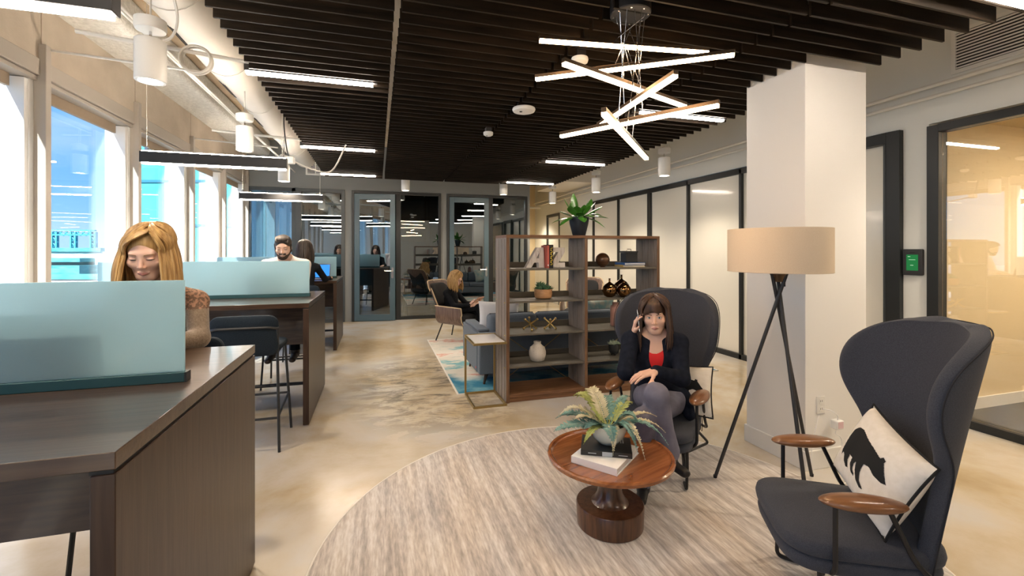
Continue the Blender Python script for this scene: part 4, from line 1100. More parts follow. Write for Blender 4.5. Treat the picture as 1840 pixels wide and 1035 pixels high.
for x in (SX0, SX1-0.015, SX2-0.03):
    u_ = sb('upright', x, x+0.03, SY0, SY1, 0, SH-0.028, 'shelf_side')
    sb('front_edge', x-0.001, x+0.031, SY0-0.006, SY0-0.0005, 0, SH-0.028, 'shelf_walnut', u_)
    for k in range(3): sb('groove_strip', x-0.004, x-0.0002, SY0+0.05+k*0.11, SY0+0.13+k*0.11, 0.01, SH-0.04, 'shelf_side', u_, 0.001)
    for z in (1.275, 0.962, 0.649, 0.341):
        for yy in (SY0+0.04, SY1-0.05):
            obj('screw', MB().sphere((x-0.004-ox, yy-oy, z-0.012), 0.006, 8, 6), 'brass', u_)
sb('top_board', SX0-0.001, SX2+0.001, SY0-0.006, SY1, SH-0.028, SH, 'shelf_walnut_x')
sb('bottom_board', SX0+0.03, SX2-0.03, SY0, SY1, 0.05, 0.08, 'shelf_walnut_x')
sb('plinth', SX0+0.03, SX2-0.03, SY0+0.01, SY0+0.03, 0.002, 0.05, 'shelf_walnut_x')
sb('plinth', SX0+0.03, SX2-0.03, SY1-0.03, SY1-0.01, 0.002, 0.05, 'shelf_walnut_x')
SZ = {1: 1.275, 2: 0.962, 3: 0.649, 4: 0.341}
for a, b in ((SX0+0.0302, SX1-0.0152), (SX1+0.0152, SX2-0.0302)):
    for z in SZ.values():
        s = sb('shelf', a, b, SY0+0.004, SY1-0.006, z-0.018, z, 'shelf_taupe')
        sb('back_lip', a, b, SY1-0.012, SY1-0.006, z, z+0.055, 'shelf_taupe', s)
    obj('brace_wire', MB().tube([(a-ox, SY1-0.002-oy, 0.06), (b-ox, SY1-0.002-oy, 0.62)], 0.003, 6), 'brass', t)
    obj('brace_wire', MB().tube([(b-ox, SY1-0.006-oy, 0.06), (a-ox, SY1-0.006-oy, 0.62)], 0.003, 6), 'brass', t)
# --- objects on the shelf
def letter(outs, loc, label, holes=None, depth=0.07):
    bm = bmesh.new()
    for poly in outs:
        vs = [bm.verts.new((x, -depth/2, z)) for x, z in poly]
        f = bm.faces.new(vs); r_ = bmesh.ops.extrude_face_region(bm, geom=[f])
        for v in [g for g in r_['geom'] if isinstance(g, bmesh.types.BMVert)]: v.co.y += depth
    bmesh.ops.recalc_face_normals(bm, faces=bm.faces)
    me = bpy.data.meshes.new('decor_letter'); bm.to_mesh(me); bm.free(); me.materials.append(MATS['whitewash'])
    o = obj('decor_letter', me, None, loc=loc, rot=(0, 0, R(0)))
    m = o.modifiers.new('bevel', 'BEVEL'); m.width = 0.003; m.segments = 2
    return tag(o, label, 'letter', 'letter bookends')
mat('whitewash', (0.74, 0.71, 0.68), 0.8, col2=(0.50, 0.44, 0.40), scale=9, stretch=(5, 5, 0.8), rng=(0.52, 0.75), detail=6)
# A leans like an italic bookend; one closed outline with the counter cut as a notch from below
letter([[(0, 0), (0.055, 0), (0.085, 0.05), (0.135, 0.05), (0.140, 0), (0.205, 0), (0.195, 0.205), (0.125, 0.205)],], (1.42, 4.25, 1.2752), 'whitewashed wooden letter A bookend on the top shelf')
bpy.data.objects.remove(bpy.data.objects['decor_letter'])
letter([[(0, 0), (0.058, 0), (0.089, 0.052), (0.134, 0.052), (0.138, 0), (0.200, 0), (0.190, 0.205), (0.122, 0.205), (0.108, 0.183), (0.143, 0.150), (0.139, 0.096), (0.114, 0.096), (0.143, 0.150), (0.108, 0.183)]], (1.41, 4.25, 1.2752), 'whitewashed wooden letter A bookend on the top shelf')
letter([[(0, 0), (0.150, 0), (0.150, 0.052), (0.078, 0.052), (0.148, 0.158), (0.148, 0.205), (0.008, 0.205), (0.008, 0.155), (0.072, 0.155), (0, 0.045)]], (1.682, 4.25, 1.2752), 'whitewashed wooden letter Z bookend on the top shelf')
mat('cover_red', (0.55, 0.13, 0.10), 0.5); mat('cover_blue', (0.03, 0.13, 0.42), 0.45); mat('cover_yellow', (0.60, 0.45, 0.16), 0.5); mat('print_yellow', (0.75, 0.55, 0.03), 0.5); mat('print_white', (0.8, 0.8, 0.8), 0.5)
# books are modelled lying down: spine at -x; stand them with rotation about y
def std_book(x, y, z, th, dep, hgt, cover, label):
    t = thing('shelf_book', label, 'book', (x, y, z))
    obj('pages', MB().box(-th/2+0.003, th/2-0.003, -dep/2+0.003, dep/2-0.004, 0.004, hgt-0.004), 'pages', t)
    obj('cover', MB().box(-th/2, -th/2+0.0025, -dep/2, dep/2, 0, hgt).box(th/2-0.0025, th/2, -dep/2, dep/2, 0, hgt).box(-th/2+0.0025, th/2-0.0025, -dep/2, -dep/2+0.0025, 0, hgt), cover, t, bev=0.0008)
    return t
b = std_book(1.6225, 4.235, 1.2752, 0.024, 0.17, 0.225, 'cover_red', 'red book standing beside the wooden letter A')
obj('spine_mark', MB().box(-0.006, 0.006, -0.0862, -0.085, 0.02, 0.035), 'print_white', b)
b = std_book(1.6555, 4.235, 1.2752, 0.038, 0.18, 0.232, 'cover_black', 'black book with yellow spine lettering standing beside the wooden letter Z')
zz = 0.03
for k in range(9):
    h_ = [0.016, 0.012, 0.018, 0.014, 0.016, 0.012, 0.018, 0.013, 0.016][k]
    obj('spine_letter', MB().box(-0.011, 0.003, -0.0912, -0.090, zz, zz+h_*0.4).box(-0.011 if k % 2 else 0.004, -0.003 if k % 2 else 0.011, -0.0912, -0.090, zz+h_*0.4, zz+h_), 'print_yellow', b); zz += h_+0.005
# wooden bowl succulent
mat('bowl_wood', (0.42, 0.22, 0.10), 0.4, col2=(0.55, 0.32, 0.16), scale=4, stretch=(1, 1, 6), dist=2.0, coat=0.2)
mat('succ_green', (0.06, 0.17, 0.08), 0.5, col2=(0.16, 0.30, 0.18), scale=15)
mat('succ_pale', (0.30, 0.40, 0.30), 0.5, col2=(0.45, 0.52, 0.42), scale=15)
def rosette(c, r, n, m, par, tilt=0.0, seed=0, lift=0.8):
    rs = random.Random(seed); mb = MB(); c = Vector(c)
    for k in range(n):
        ring = k/n; az = k*2.39996; el = (0.15 + 1.25*ring)*lift; ln = r*(1-0.45*ring)*rs.uniform(0.85, 1.1); w = ln*0.24
        d = Vector((math.cos(az)*math.cos(el), math.sin(az)*math.cos(el), math.sin(el))); s = Vector((-math.sin(az), math.cos(az), 0)); nn = s.cross(d)
        p0 = c; pm = c + d*ln*0.55; tp = c + d*ln + Vector((0, 0, ln*0.12))
        mb.add([p0, pm + s*w, tp, pm - s*w, pm + nn*w*0.5, pm - nn*w*0.35], [(0, 1, 4), (1, 2, 4), (2, 3, 4), (3, 0, 4), (1, 0, 5), (2, 1, 5), (3, 2, 5), (0, 3, 5)])
    obj('rosette', mb, m, par, smooth=False)
t = thing('succulent_bowl', 'green succulents in a round wooden bowl on the second shelf', 'plant', (1.612, 4.26, 0.9625))
obj('wooden_bowl', MB().lathe([(0, 0), (0.07, 0), (0.085, 0.012), (0.092, 0.05), (0.090, 0.098), (0.080, 0.098), (0.078, 0.07), (0, 0.07)], 40), 'bowl_wood', t)
obj('soil', MB().lathe([(0, 0.086), (0.08, 0.085)], 20), 'soil', t)
for k, (x, y, z, r) in enumerate([(0, 0, 0.10, 0.085), (-0.045, -0.02, 0.09, 0.06), (0.045, -0.02, 0.09, 0.065), (0.02, -0.05, 0.088, 0.05), (-0.02, 0.04, 0.12, 0.075), (0.05, 0.03, 0.09, 0.06), (-0.055, 0.02, 0.09, 0.05)]):
    rosette((x, y, z), r, 22, 'succ_green', t, seed=k, lift=1.1)
# brass jacks
def jack(loc, rot, r, label):
    t = thing('brass_jack', label, 'ornament', loc, 0, 'brass jack ornaments'); M = Euler(rot).to_matrix()
    for ax in ((1, 0, 0), (0, 1, 0), (0, 0, 1)):
        v = M @ Vector(ax)
        a = obj('rod', MB().tube([v*-r, v*r], 0.0075, 8), 'brass', t)
        for s in (-1, 1): obj('knob', MB().sphere(v*s*r, 0.0125, 12, 8), 'brass', a)
    return t
def jack_z(rot, r):
    M = Euler(rot).to_matrix(); return max(abs((M @ Vector(a)).z)*r for a in ((1, 0, 0), (0, 1, 0), (0, 0, 1))) + 0.0125
r1 = (R(45), R(35.26), R(22)); r2 = (R(45), R(35.26), R(70))
jack((1.475, 4.26, SZ[3] + jack_z(r1, 0.088)), r1, 0.088, 'larger brass jack ornament on the left of the third shelf')
jack((1.69, 4.27, SZ[3] + jack_z(r2, 0.078)), r2, 0.078, 'smaller brass jack ornament near the middle upright')
mat('vase_white', (0.68, 0.64, 0.58), 0.55, col2=(0.48, 0.42, 0.36), scale=90, rng=(0.60, 0.72), detail=2)
def vase(name, prof, m, loc, label, group=None):
    o = obj(name, MB().lathe(prof, 40), m, loc=loc, angle=60); return tag(o, label, 'vase', group)
vase('ceramic_vase', [(0, 0), (0.055, 0), (0.070, 0.008), (0.085, 0.06), (0.086, 0.09), (0.074, 0.135), (0.042, 0.162), (0.034, 0.172), (0.038, 0.192), (0.036, 0.196), (0.028, 0.19), (0.026, 0.17), (0, 0.16)], 'vase_white', (1.545, 4.25, SZ[4]), 'speckled white rounded vase on the lowest shelf')
mat('sphere_wood', (0.055, 0.022, 0.010), 0.35, col2=(0.12, 0.055, 0.022), scale=3, stretch=(1, 1, 8), dist=1.5, coat=0.3)
t = thing('wooden_sphere', 'dark polished wooden ball on the top right shelf', 'ornament', (2.275, 4.25, SZ[1]))
obj('ball', MB().sphere((0, 0, 0.075), 0.074, 32, 20), 'sphere_wood', t)
obj('ring_base', MB().lathe([(0.018, 0), (0.026, 0), (0.026, 0.006), (0.018, 0.006)], 20), 'sphere_wood', t)
book('stacked_book', (2.60, 4.25, SZ[1]), 0.0, 0.265, 0.18, 0.022, 'cover_yellow', 'yellow covered book at the bottom of the small stack')
b = book('stacked_book', (2.605, 4.25, SZ[1]+0.0222), R(3), 0.262, 0.185, 0.024, 'cover_blue', 'blue book on top of the small stack')
obj('spine_title', MB().box(-0.06, 0.06, -0.0935, -0.0925, 0.009, 0.015), 'print_white', b)
mat('box_black', (0.02, 0.021, 0.024), 0.45)
t = thing('decor_box', 'small black lidded box with a metal handle on the blue book', 'box', (2.59, 4.25, SZ[1]+0.0464))
obj('box_body', MB().box(-0.07, 0.07, -0.06, 0.06, 0, 0.105), 'box_black', t, bev=0.004)
obj('lid', MB().box(-0.074, 0.074, -0.064, 0.064, 0.106, 0.122), 'box_black', t, bev=0.003)
obj('handle', MB().tube(fillet([(-0.025, 0, 0.122), (-0.025, 0, 0.142), (0.025, 0, 0.142), (0.025, 0, 0.122)], 0.008), 0.0035), 'chrome', t)
mat('vase_bronze', (0.30, 0.17, 0.07), 0.10, 1.0, col2=(0.10, 0.05, 0.02), scale=3)
def gourd(r, neck): return [(0, 0), (r*0.4, 0.0), (r*0.75, r*0.22), (r, r*0.85), (r*0.92, r*1.3), (r*0.6, r*1.72), (r*0.22, r*1.95), (r*0.13, r*2.05), (r*0.12, r*2.0+neck), (r*0.17, r*2.0+neck+0.004), (r*0.10, r*2.0+neck)]
vase('bronze_vase', gourd(0.078, 0.035)[:], 'vase_bronze', (2.33, 4.20, SZ[2]), 'squat shiny bronze vase at the left of the group', 'shiny bronze vases')
vase('bronze_vase', gourd(0.076, 0.012), 'vase_bronze', (2.475, 4.16, SZ[2]), 'round shiny bronze vase in front of the tall one', 'shiny bronze vases')
vase('bronze_vase', gourd(0.088, 0.045), 'vase_bronze', (2.535, 4.31, SZ[2]), 'tallest shiny bronze vase with a thin neck', 'shiny bronze vases')
mat('vase_pink', (0.55, 0.30, 0.24), 0.35, coat=0.3)
vase('pink_vase', [(0, 0), (0.048, 0), (0.056, 0.008), (0.058, 0.19), (0.052, 0.21), (0.036, 0.222), (0.034, 0.24), (0.039, 0.248), (0.033, 0.248), (0.028, 0.22), (0, 0.2)], 'vase_pink', (2.43, 4.25, SZ[3]), 'dusty pink bottle shaped vase on the third shelf')
mat('pot_dark', (0.02, 0.024, 0.028), 0.4)
t = thing('succulent_pot', 'pale succulent in a dark footed pot on the lowest shelf', 'plant', (2.41, 4.25, SZ[4]))
obj('pot', MB().lathe([(0, 0.012), (0.03, 0.012), (0.05, 0.03), (0.056, 0.06), (0.056, 0.115), (0.049, 0.115), (0.048, 0.09), (0, 0.09)], 32), 'pot_dark', t)
for k in range(3):
    a = 2*PI*k/3+0.5; obj('foot', MB().lathe([(0, 0), (0.007, 0), (0.009, 0.016), (0, 0.016)], 8, (0.026*math.cos(a), 0.026*math.sin(a), 0)), 'pot_dark', t)
for k, (x, y, r) in enumerate([(0, 0, 0.075), (-0.03, -0.02, 0.055), (0.03, -0.015, 0.055), (0, 0.03, 0.055)]): rosette((x, y, 0.112), r, 20, 'succ_pale', t, seed=20+k)
# leafy plant on the shelf top
mat('leaf_green', (0.035, 0.15, 0.018), 0.32, col2=(0.09, 0.30, 0.04), scale=8, coat=0.2)
mat('pot_navy', (0.018, 0.026, 0.038), 0.5)
PB = (2.027, 4.30, SH)
t = thing('potted_plant', 'broad leaved green plant in a dark pot on top of the bookshelf', 'plant', PB)
obj('pot', MB().lathe([(0, 0), (0.060, 0), (0.066, 0.006), (0.098, 0.13), (0.106, 0.195), (0.098, 0.195), (0.090, 0.15), (0, 0.15)], 40), 'pot_navy', t)
obj('soil', MB().lathe([(0, 0.178), (0.095, 0.176)], 20), 'soil', t)
def leaf(az, el, ln, w, droop, seed):
    rs = random.Random(seed); m = MB(); n = 9
    d = Vector((math.cos(az), math.sin(az), 0)); s = Vector((-math.sin(az), math.cos(az), 0))
    st = 0.06 + 0.05*rs.random(); base = Vector((0.02*math.cos(az), 0.02*math.sin(az), 0.17))
    pts = []
    for i in range(n+1):
        q = i/n*1.0; hgt = math.sin(el)*ln*q - droop*q*q*ln
        pts.append(base + d*(math.cos(el)*ln*q) + Vector((0, 0, hgt)))
    m.tube([base - Vector((0, 0, 0.02)), pts[0], pts[2]], 0.004, 5)
    rows = []
    for i in range(2, n+1):
        q = (i-2)/(n-2); ww = w*(math.sin(PI*min(1, q*0.93+0.05))**0.75) if q < 1 else 0.001
        tg = (pts[min(i+1, n)]-pts[i-1]).normalized(); nn = s.cross(tg)
        rows.append([pts[i]+s*ww*k_ - nn*abs(k_)*ww*-0.28 for k_ in (-1, -0.5, 0, 0.5, 1)])
    m.grid(rows); return m
LV = [(150, 62, 0.30, 0.036, 0.1), (100, 75, 0.32, 0.034, 0.05), (20, 60, 0.33, 0.040, 0.15), (5, 42, 0.36, 0.036, 0.25), (175, 40, 0.26, 0.034, 0.3), (200, 30, 0.30, 0.036, 0.75), (215, 48, 0.28, 0.036, 0.3),
      (-40, 45, 0.32, 0.036, 0.6), (-15, 30, 0.34, 0.038, 0.45), (-70, 42, 0.26, 0.036, 0.6), (-100, 40, 0.24, 0.036, 0.8), (250, 50, 0.24, 0.034, 0.5), (-20, 60, 0.30, 0.042, 0.25), (60, 55, 0.28, 0.036, 0.3),
      (125, 70, 0.24, 0.034, 0.15), (-55, 65, 0.24, 0.036, 0.3), (-125, 60, 0.26, 0.036, 0.35), (80, 40, 0.28, 0.036, 0.4), (-30, 25, 0.28, 0.036, 0.75), (190, 65, 0.22, 0.03, 0.2), (-80, 70, 0.22, 0.03, 0.25), (165, 25, 0.30, 0.036, 0.55)]
for k, (a, e_, l, w, dr) in enumerate(LV): obj('leaf', leaf(R(a), R(e_), l, w*1.35, dr, k), 'leaf_green', t, angle=60)

# ================================================================== SIDE TABLE
mat('marble', (0.82, 0.80, 0.79), 0.15, col2=(0.62, 0.60, 0.60), scale=4, detail=8, rng=(0.5, 0.72), dist=1.5, coat=0.3)
mat('gold_frame', (0.40, 0.30, 0.13), 0.35, 0.9)
t = thing('side_table', 'small C shaped gold side table with a marble top beside the sofa', 'table', (1.0, 4.24, 0)); a = 0.0095
x0, x1, y0, y1 = -0.150, 0.150, -0.215, 0.215
def bar(p, q, par=t):
    p, q = Vector(p), Vector(q); d = (q-p); c = (p+q)/2
    sx, sy, sz = [max(abs(v)/2 + a, a) for v in d]
    return obj('frame_bar', MB().box(c.x-sx, c.x+sx, c.y-sy, c.y+sy, c.z-sz, c.z+sz), 'gold_frame', par, bev=0.0015)
bar((x0, y0, a), (x1, y0, a)); bar((x0, y1, a), (x1, y1, a)); bar((x0, y0+2*a, a), (x0, y1-2*a, a)); bar((x1, y0+2*a, a), (x1, y1-2*a, a))
bar((x0, y1, 3*a), (x0, y1, 0.575)); bar((x1, y1, 3*a), (x1, y1, 0.575))
bar((x0, y0, 0.586), (x1, y0, 0.586)); bar((x0, y1, 0.5942), (x1, y1, 0.5942)); bar((x0, y0+2*a, 0.586), (x0, y1-2*a, 0.586)); bar((x1, y0+2*a, 0.586), (x1, y1-2*a, 0.586))
obj('marble_top', MB().box(x0+a, x1-a, y0+a, y1-a, 0.580, 0.598), 'marble', t)

# ================================================================== SOFA
mat('sofa_fabric', (0.115, 0.145, 0.185), 0.9, col2=(0.155, 0.185, 0.225), scale=240, detail=2, sheen=0.1, spec=0.2)
mat('sofa_leg', (0.05, 0.025, 0.012), 0.4)
t = thing('sofa', 'blue grey fabric sofa with its back against the bookshelf', 'sofa', (2.02, 5.12, 0))
LX = 0.99
obj('base', MB().box(-LX+0.13, LX-0.13, -0.38, 0.44, 0.13, 0.32), 'sofa_fabric', t, bev=0.02, seg=3)
obj('back_frame', MB().box(-LX+0.005, LX-0.005, -0.48, -0.37, 0.13, 0.565), 'sofa_fabric', t, bev=0.015, seg=3)
for s in (-1, 1):
    xx = (-LX, -LX+0.125) if s < 0 else (LX-0.125, LX)
    obj('arm', MB().box(xx[0], xx[1], -0.365, 0.44, 0.13, 0.56), 'sofa_fabric', t, bev=0.012, seg=3)
    obj('arm_pad', MB().box(xx[0]+0.02, xx[1]+0.02*(s < 0), -0.345, 0.40, 0.5605, 0.592), 'sofa_fabric', t, bev=0.014, seg=3)
for k in range(3):
    x0 = -0.855 + k*0.57
    obj('seat_cushion', MB().box(x0+0.004, x0+0.566, -0.20, 0.45, 0.322, 0.44), 'sofa_fabric', t, bev=0.035, seg=4)
    bc = obj('back_cushion', MB().box(x0+0.004, x0+0.566, -0.362, -0.19, 0.44, 0.745), 'sofa_fabric', t, bev=0.05, seg=4)
    obj('piping', MB().tube(fillet([(x0+0.03, -0.275, 0.745), (x0+0.54, -0.275, 0.745)], 0.02), 0.006, 6), 'seam', bc)
for sx in (-1, 1):
    for yy in (-0.41, 0.36):
        obj('leg', MB().tube([(sx*(LX-0.07), yy, 0.011), (sx*(LX-0.10), yy, 0.13)], [0.012, 0.022], 10), 'sofa_leg', t)
obj('fabric_tab', MB().box(-LX-0.004, -LX-0.0005, -0.34, -0.315, 0.17, 0.185), mat('tab_red', (0.6, 0.05, 0.06), 0.6).name, t)
mat('pillow_white', (0.74, 0.74, 0.76), 0.9)
mat('pillow_teal', (0.25, 0.45, 0.47), 0.9, col2=(0.60, 0.58, 0.50), scale=12)
pillow('throw_pillow', 'white throw pillow leaning in the near corner of the sofa', Matrix.Translation((1.36, 5.06, 0.66)) @ Euler((R(80), 0, R(172))).to_matrix().to_4x4(), 0.48, 0.42, 0.14, 'pillow_white')
pillow('throw_pillow', 'teal patterned pillow at the far end of the sofa', Matrix.Translation((2.72, 5.15, 0.65)) @ Euler((R(75), R(10), R(180))).to_matrix().to_4x4(), 0.42, 0.42, 0.13, 'pillow_teal')

# ================================================================== PLYWOOD LOUNGE CHAIRS
wood('ply_walnut', (0.10, 0.060, 0.045), (0.20, 0.135, 0.11), 'z', 0.35, 0.25, 0.9)
mat('ply_edge', (0.60, 0.45, 0.28), 0.5)
mat('lounge_black', (0.012, 0.012, 0.014), 0.8)
def lounge_chair(loc, front, label):
    t = thing('lounge_chair', label, 'armchair', loc, math.atan2(-front[0], front[1]), 'plywood lounge chairs')
    def sheet(f, us, vs):
        return MB().grid([[f(u, v) for v in vs] for u in us])
    us = [i/16 for i in range(17)]; vs = [i/10 for i in range(11)]
    # back: U-shaped wrap, leaning
    def back(u, v):
        a = (u-0.5)*2.5; z = 0.43 + 0.53*v; r = 0.30 + 0.05*v; lean = -0.20*v
        hz = z - (0.10*abs(2*u-1)**6 if v > 0.8 else 0)
        return Vector((r*math.sin(a)*1.02, -0.16 - r*math.cos(a)*0.55 + lean + 0.06, hz))
    obj('back_shell', sheet(back, us, vs), 'ply_walnut', t, solid=0.016, sub=1, angle=70)
    def rim(v_): return [back(u, v_) for u in us]
    obj('edge_band', MB().tube(rim(1.0) , 0.009, 6), 'ply_edge', t)
    for s in (0.0, 1.0): obj('edge_band', MB().tube([back(s, v) for v in vs], 0.009, 6), 'ply_edge', t)
    # wrap-around side panels that curve under the seat
    for s in (-1, 1):
        def side(u, v):
            y = -0.24 + 0.46*u; ang = v*1.75; rr = 0.17
            zt = 0.585 - 0.03*u
            if v < 0.4: return Vector((s*0.345, y + 0.04*(v), zt - 0.13*(v/0.4)))
            q = (v-0.4)/0.6*PI/2
            return Vector((s*(0.345 - 0.16*(1-math.cos(q))), y, zt - 0.13 - 0.16*math.sin(q)))
        obj('side_panel', sheet(side, us, vs), 'ply_walnut', t, solid=0.016, sub=1, angle=70)
        obj('edge_band', MB().tube([side(1.0, v) for v in vs], 0.009, 6), 'ply_edge', t)
        obj('edge_band', MB().tube([side(u, 0.0) for u in us], 0.009, 6), 'ply_edge', t)
    sp2 = soft_pad(0.60, 0.56, 0.10); obj('seat_cushion', sp2, 'lounge_black', t, loc=(0, -0.02, 0.385), sub=1)
    bp = soft_pad(0.50, 0.50, 0.07); bm = MB(); bm.add([(x, -0.245 - 0.38*(y+0.25) - z + 0.5*x*x, 0.68 + y*0.95) for x, y, z in bp.v], bp.f)
    obj('back_cushion', bm, 'lounge_black', t, sub=1)
    obj('seat_pan', MB().box(-0.22, 0.22, -0.24, 0.22, 0.295, 0.325), 'lounge_black', t, bev=0.01)
    for sx in (-1, 1):
        for sy in (-1, 1): obj('leg', MB().tube([(sx*0.255, -0.01+sy*0.27, 0.0185), (sx*0.19, -0.01+sy*0.18, 0.30)], 0.011), 'tube_black', t)
    return t
LA = (1.27, 7.20); LAF = (0.78, -0.62)
lounge_chair((LA[0], LA[1], 0), LAF, 'walnut plywood lounge chair with the woman reading a tablet')
lounge_chair((3.40, 7.10, 0), (-0.55, -0.83), 'walnut plywood lounge chair seen through the bookshelf')
# ================================================================== PEOPLE
V = lambda *a: np.array(a, dtype=np.float32)
def nrm(v): v = np.asarray(v, dtype=np.float64); return v/np.linalg.norm(v)
class Body:
    def __init__(s): s.p = []
    def cap(s, a, b, r1, r2=None, m=0, k=0.015, flat=None, op=1):
        s.p.append(('c', np.array(a, float), np.array(b, float), r1, r1 if r2 is None else r2, flat, m, k, op)); return s
    def ell(s, c, r, m=0, k=0.015, M=None, op=1):
        s.p.append(('e', np.array(c, float), np.array(r, float), None if M is None else np.array(M, float), None, None, m, k, op)); return s
    def mesh(s, res=0.009, fine=(), fres=0.0035):
        lo = np.full(3, 1e9); hi = np.full(3, -1e9); bb = []
        for q in s.p:
            if q[0] == 'c': r = max(q[3], q[4]); l = np.minimum(q[1], q[2])-r; h = np.maximum(q[1], q[2])+r
            else: r = max(q[2]); l = q[1]-r; h = q[1]+r
            bb.append((l-0.05, h+0.05))
            if q[8] > 0: lo = np.minimum(lo, l); hi = np.maximum(hi, h)
        lo -= 0.03; hi += 0.03; ax = []
        for d in range(3):
            x = [lo[d]]
            while x[-1] < hi[d]:
                st = res
                for (a, b) in fine:
                    if a[d]-res <= x[-1] <= b[d]: st = fres
                x.append(x[-1]+st)
            ax.append(np.array(x))
        sh = tuple(len(a) for a in ax)
        D = np.full(sh, 0.05, np.float32); B = np.full(sh, 9.0, np.float32); I = np.zeros(sh, np.int8)
        for q, (l, h) in zip(s.p, bb):
            i0 = [max(0, int(np.searchsorted(ax[d], l[d]))-1) for d in range(3)]; i1 = [min(sh[d], int(np.searchsorted(ax[d], h[d]))+1) for d in range(3)]
            sl = tuple(slice(a, b) for a, b in zip(i0, i1))
            X, Y, Z = np.meshgrid(*[ax[d][sl[d]] for d in range(3)], indexing='ij', sparse=True)
            if q[0] == 'c':
                a, b, r1, r2, flat = q[1:6]; ba = b-a; l2 = max(ba.dot(ba), 1e-12)
                px, py, pz = X-a[0], Y-a[1], Z-a[2]
                t = np.clip((px*ba[0]+py*ba[1]+pz*ba[2])/l2, 0, 1)
                dx, dy, dz = px-t*ba[0], py-t*ba[1], pz-t*ba[2]
                if flat is not None:
                    n, f = flat; dn = dx*n[0]+dy*n[1]+dz*n[2]; e = (f-1)*dn
                    dx, dy, dz = dx+e*n[0], dy+e*n[1], dz+e*n[2]
                d_ = np.sqrt(dx*dx+dy*dy+dz*dz) - (r1+(r2-r1)*t)
                if flat is not None: d_ = d_/max(1.0, flat[1])**0.5
            else:
                c, r, M = q[1:4]; px, py, pz = X-c[0], Y-c[1], Z-c[2]
                if M is not None: px, py, pz = (px*M[0][0]+py*M[0][1]+pz*M[0][2]), (px*M[1][0]+py*M[1][1]+pz*M[1][2]), (px*M[2][0]+py*M[2][1]+pz*M[2][2])
                k0 = np.sqrt((px/r[0])**2+(py/r[1])**2+(pz/r[2])**2); k1 = np.sqrt((px/r[0]**2)**2+(py/r[1]**2)**2+(pz/r[2]**2)**2)+1e-9
                d_ = k0*(k0-1)/k1
            d_ = d_.astype(np.float32); k = q[7]; cur = D[sl]
            if q[8] > 0:
                h_ = np.clip(0.5+0.5*(cur-d_)/k, 0, 1); D[sl] = cur*(1-h_)+d_*h_-k*h_*(1-h_)
                bs = B[sl]; w = d_ < bs; bs[w] = d_[w]; I[sl][w] = q[6]
            else:
                h_ = np.clip(0.5-0.5*(cur+d_)/k, 0, 1); D[sl] = cur*(1-h_)-d_*h_+k*h_*(1-h_)
        # surface nets
        S = D < 0; c0 = S[:-1, :-1, :-1]; allv = np.zeros(c0.shape, np.int8)
        for i in (0, 1):
            for j in (0, 1):
                for k in (0, 1): allv += S[i:sh[0]-1+i, j:sh[1]-1+j, k:sh[2]-1+k]
        act = (allv > 0) & (allv < 8); idx = np.full(act.shape, -1, np.int64); cells = np.argwhere(act); idx[act] = np.arange(len(cells))
        pos = np.zeros((len(cells), 3)); cnt = np.zeros(len(cells)); ci, cj, ck = cells.T
        corners = [(i, j, k) for i in (0, 1) for j in (0, 1) for k in (0, 1)]
        for a in corners:
            for d in range(3):
                if a[d]: continue
                b = list(a); b[d] = 1
                da = D[ci+a[0], cj+a[1], ck+a[2]]; db = D[ci+b[0], cj+b[1], ck+b[2]]; w = (da < 0) != (db < 0)
                t = np.where(w, da/np.where(w, da-db, 1), 0)
                P = np.stack([ax[0][ci+a[0]], ax[1][cj+a[1]], ax[2][ck+a[2]]], 1).astype(float); Q = np.stack([ax[0][ci+b[0]], ax[1][cj+b[1]], ax[2][ck+b[2]]], 1)
                pos += np.where(w[:, None], P+(Q-P)*t[:, None], 0); cnt += w
        pos /= np.maximum(cnt, 1)[:, None]
        faces = []
        for d in range(3):
            e1, e2 = [(1, 2), (2, 0), (0, 1)][d]; s0 = [slice(None)]*3; s1 = [slice(None)]*3; s0[d] = slice(0, -1); s1[d] = slice(1, None)
            A = S[tuple(s0)]; Bq = S[tuple(s1)]; E = np.argwhere(A != Bq)
            ok = (E[:, e1] > 0) & (E[:, e2] > 0) & (E[:, e1] < sh[e1]-1) & (E[:, e2] < sh[e2]-1); E = E[ok]
            fl = A[tuple(E.T)]
            def cid(o1, o2):
                F = E.copy(); F[:, e1] += o1; F[:, e2] += o2; return idx[tuple(F.T)]
            q4 = np.stack([cid(-1, -1), cid(0, -1), cid(0, 0), cid(-1, 0)], 1)
            q4[~fl] = q4[~fl][:, ::-1]; faces.append(q4)
        F = np.concatenate(faces); F = F[(F >= 0).all(1)]
        # material per face from nearest corner of first cell
        vm = I[ci, cj, ck]; fm = vm[F]; fm = np.sort(fm, 1)[:, 1]
        return pos, F, fm
def body_obj(name, body, mats, base, parent=None, matfn=None, smooth_it=2, **k):
    P, F, fm = body.mesh(**k)
    # light Laplacian smoothing
    for _ in range(smooth_it):
        acc = np.zeros_like(P); c = np.zeros(len(P))
        for a, b in ((0, 1), (1, 2), (2, 3), (3, 0)):
            np.add.at(acc, F[:, a], P[F[:, b]]); np.add.at(acc, F[:, b], P[F[:, a]]); np.add.at(c, F[:, a], 1); np.add.at(c, F[:, b], 1)
        P = P*0.5 + 0.5*acc/np.maximum(c, 1)[:, None]
    if matfn is not None: fm = matfn(P[F].mean(1), fm)
    me = bpy.data.meshes.new(name); me.from_pydata((P-np.array(base)).tolist(), [], F.tolist())
    for m in mats: me.materials.append(MATS[m])
    me.polygons.foreach_set('material_index', fm.astype(np.int32)); me.shade_smooth(); me.update()
    o = bpy.data.objects.new(name, me); COL.objects.link(o)
    if parent: o.parent = parent
    else: o.location = base
    return o
SKIN, TOP, BOT, SHOE, LIP, BROW, INNER = range(7)
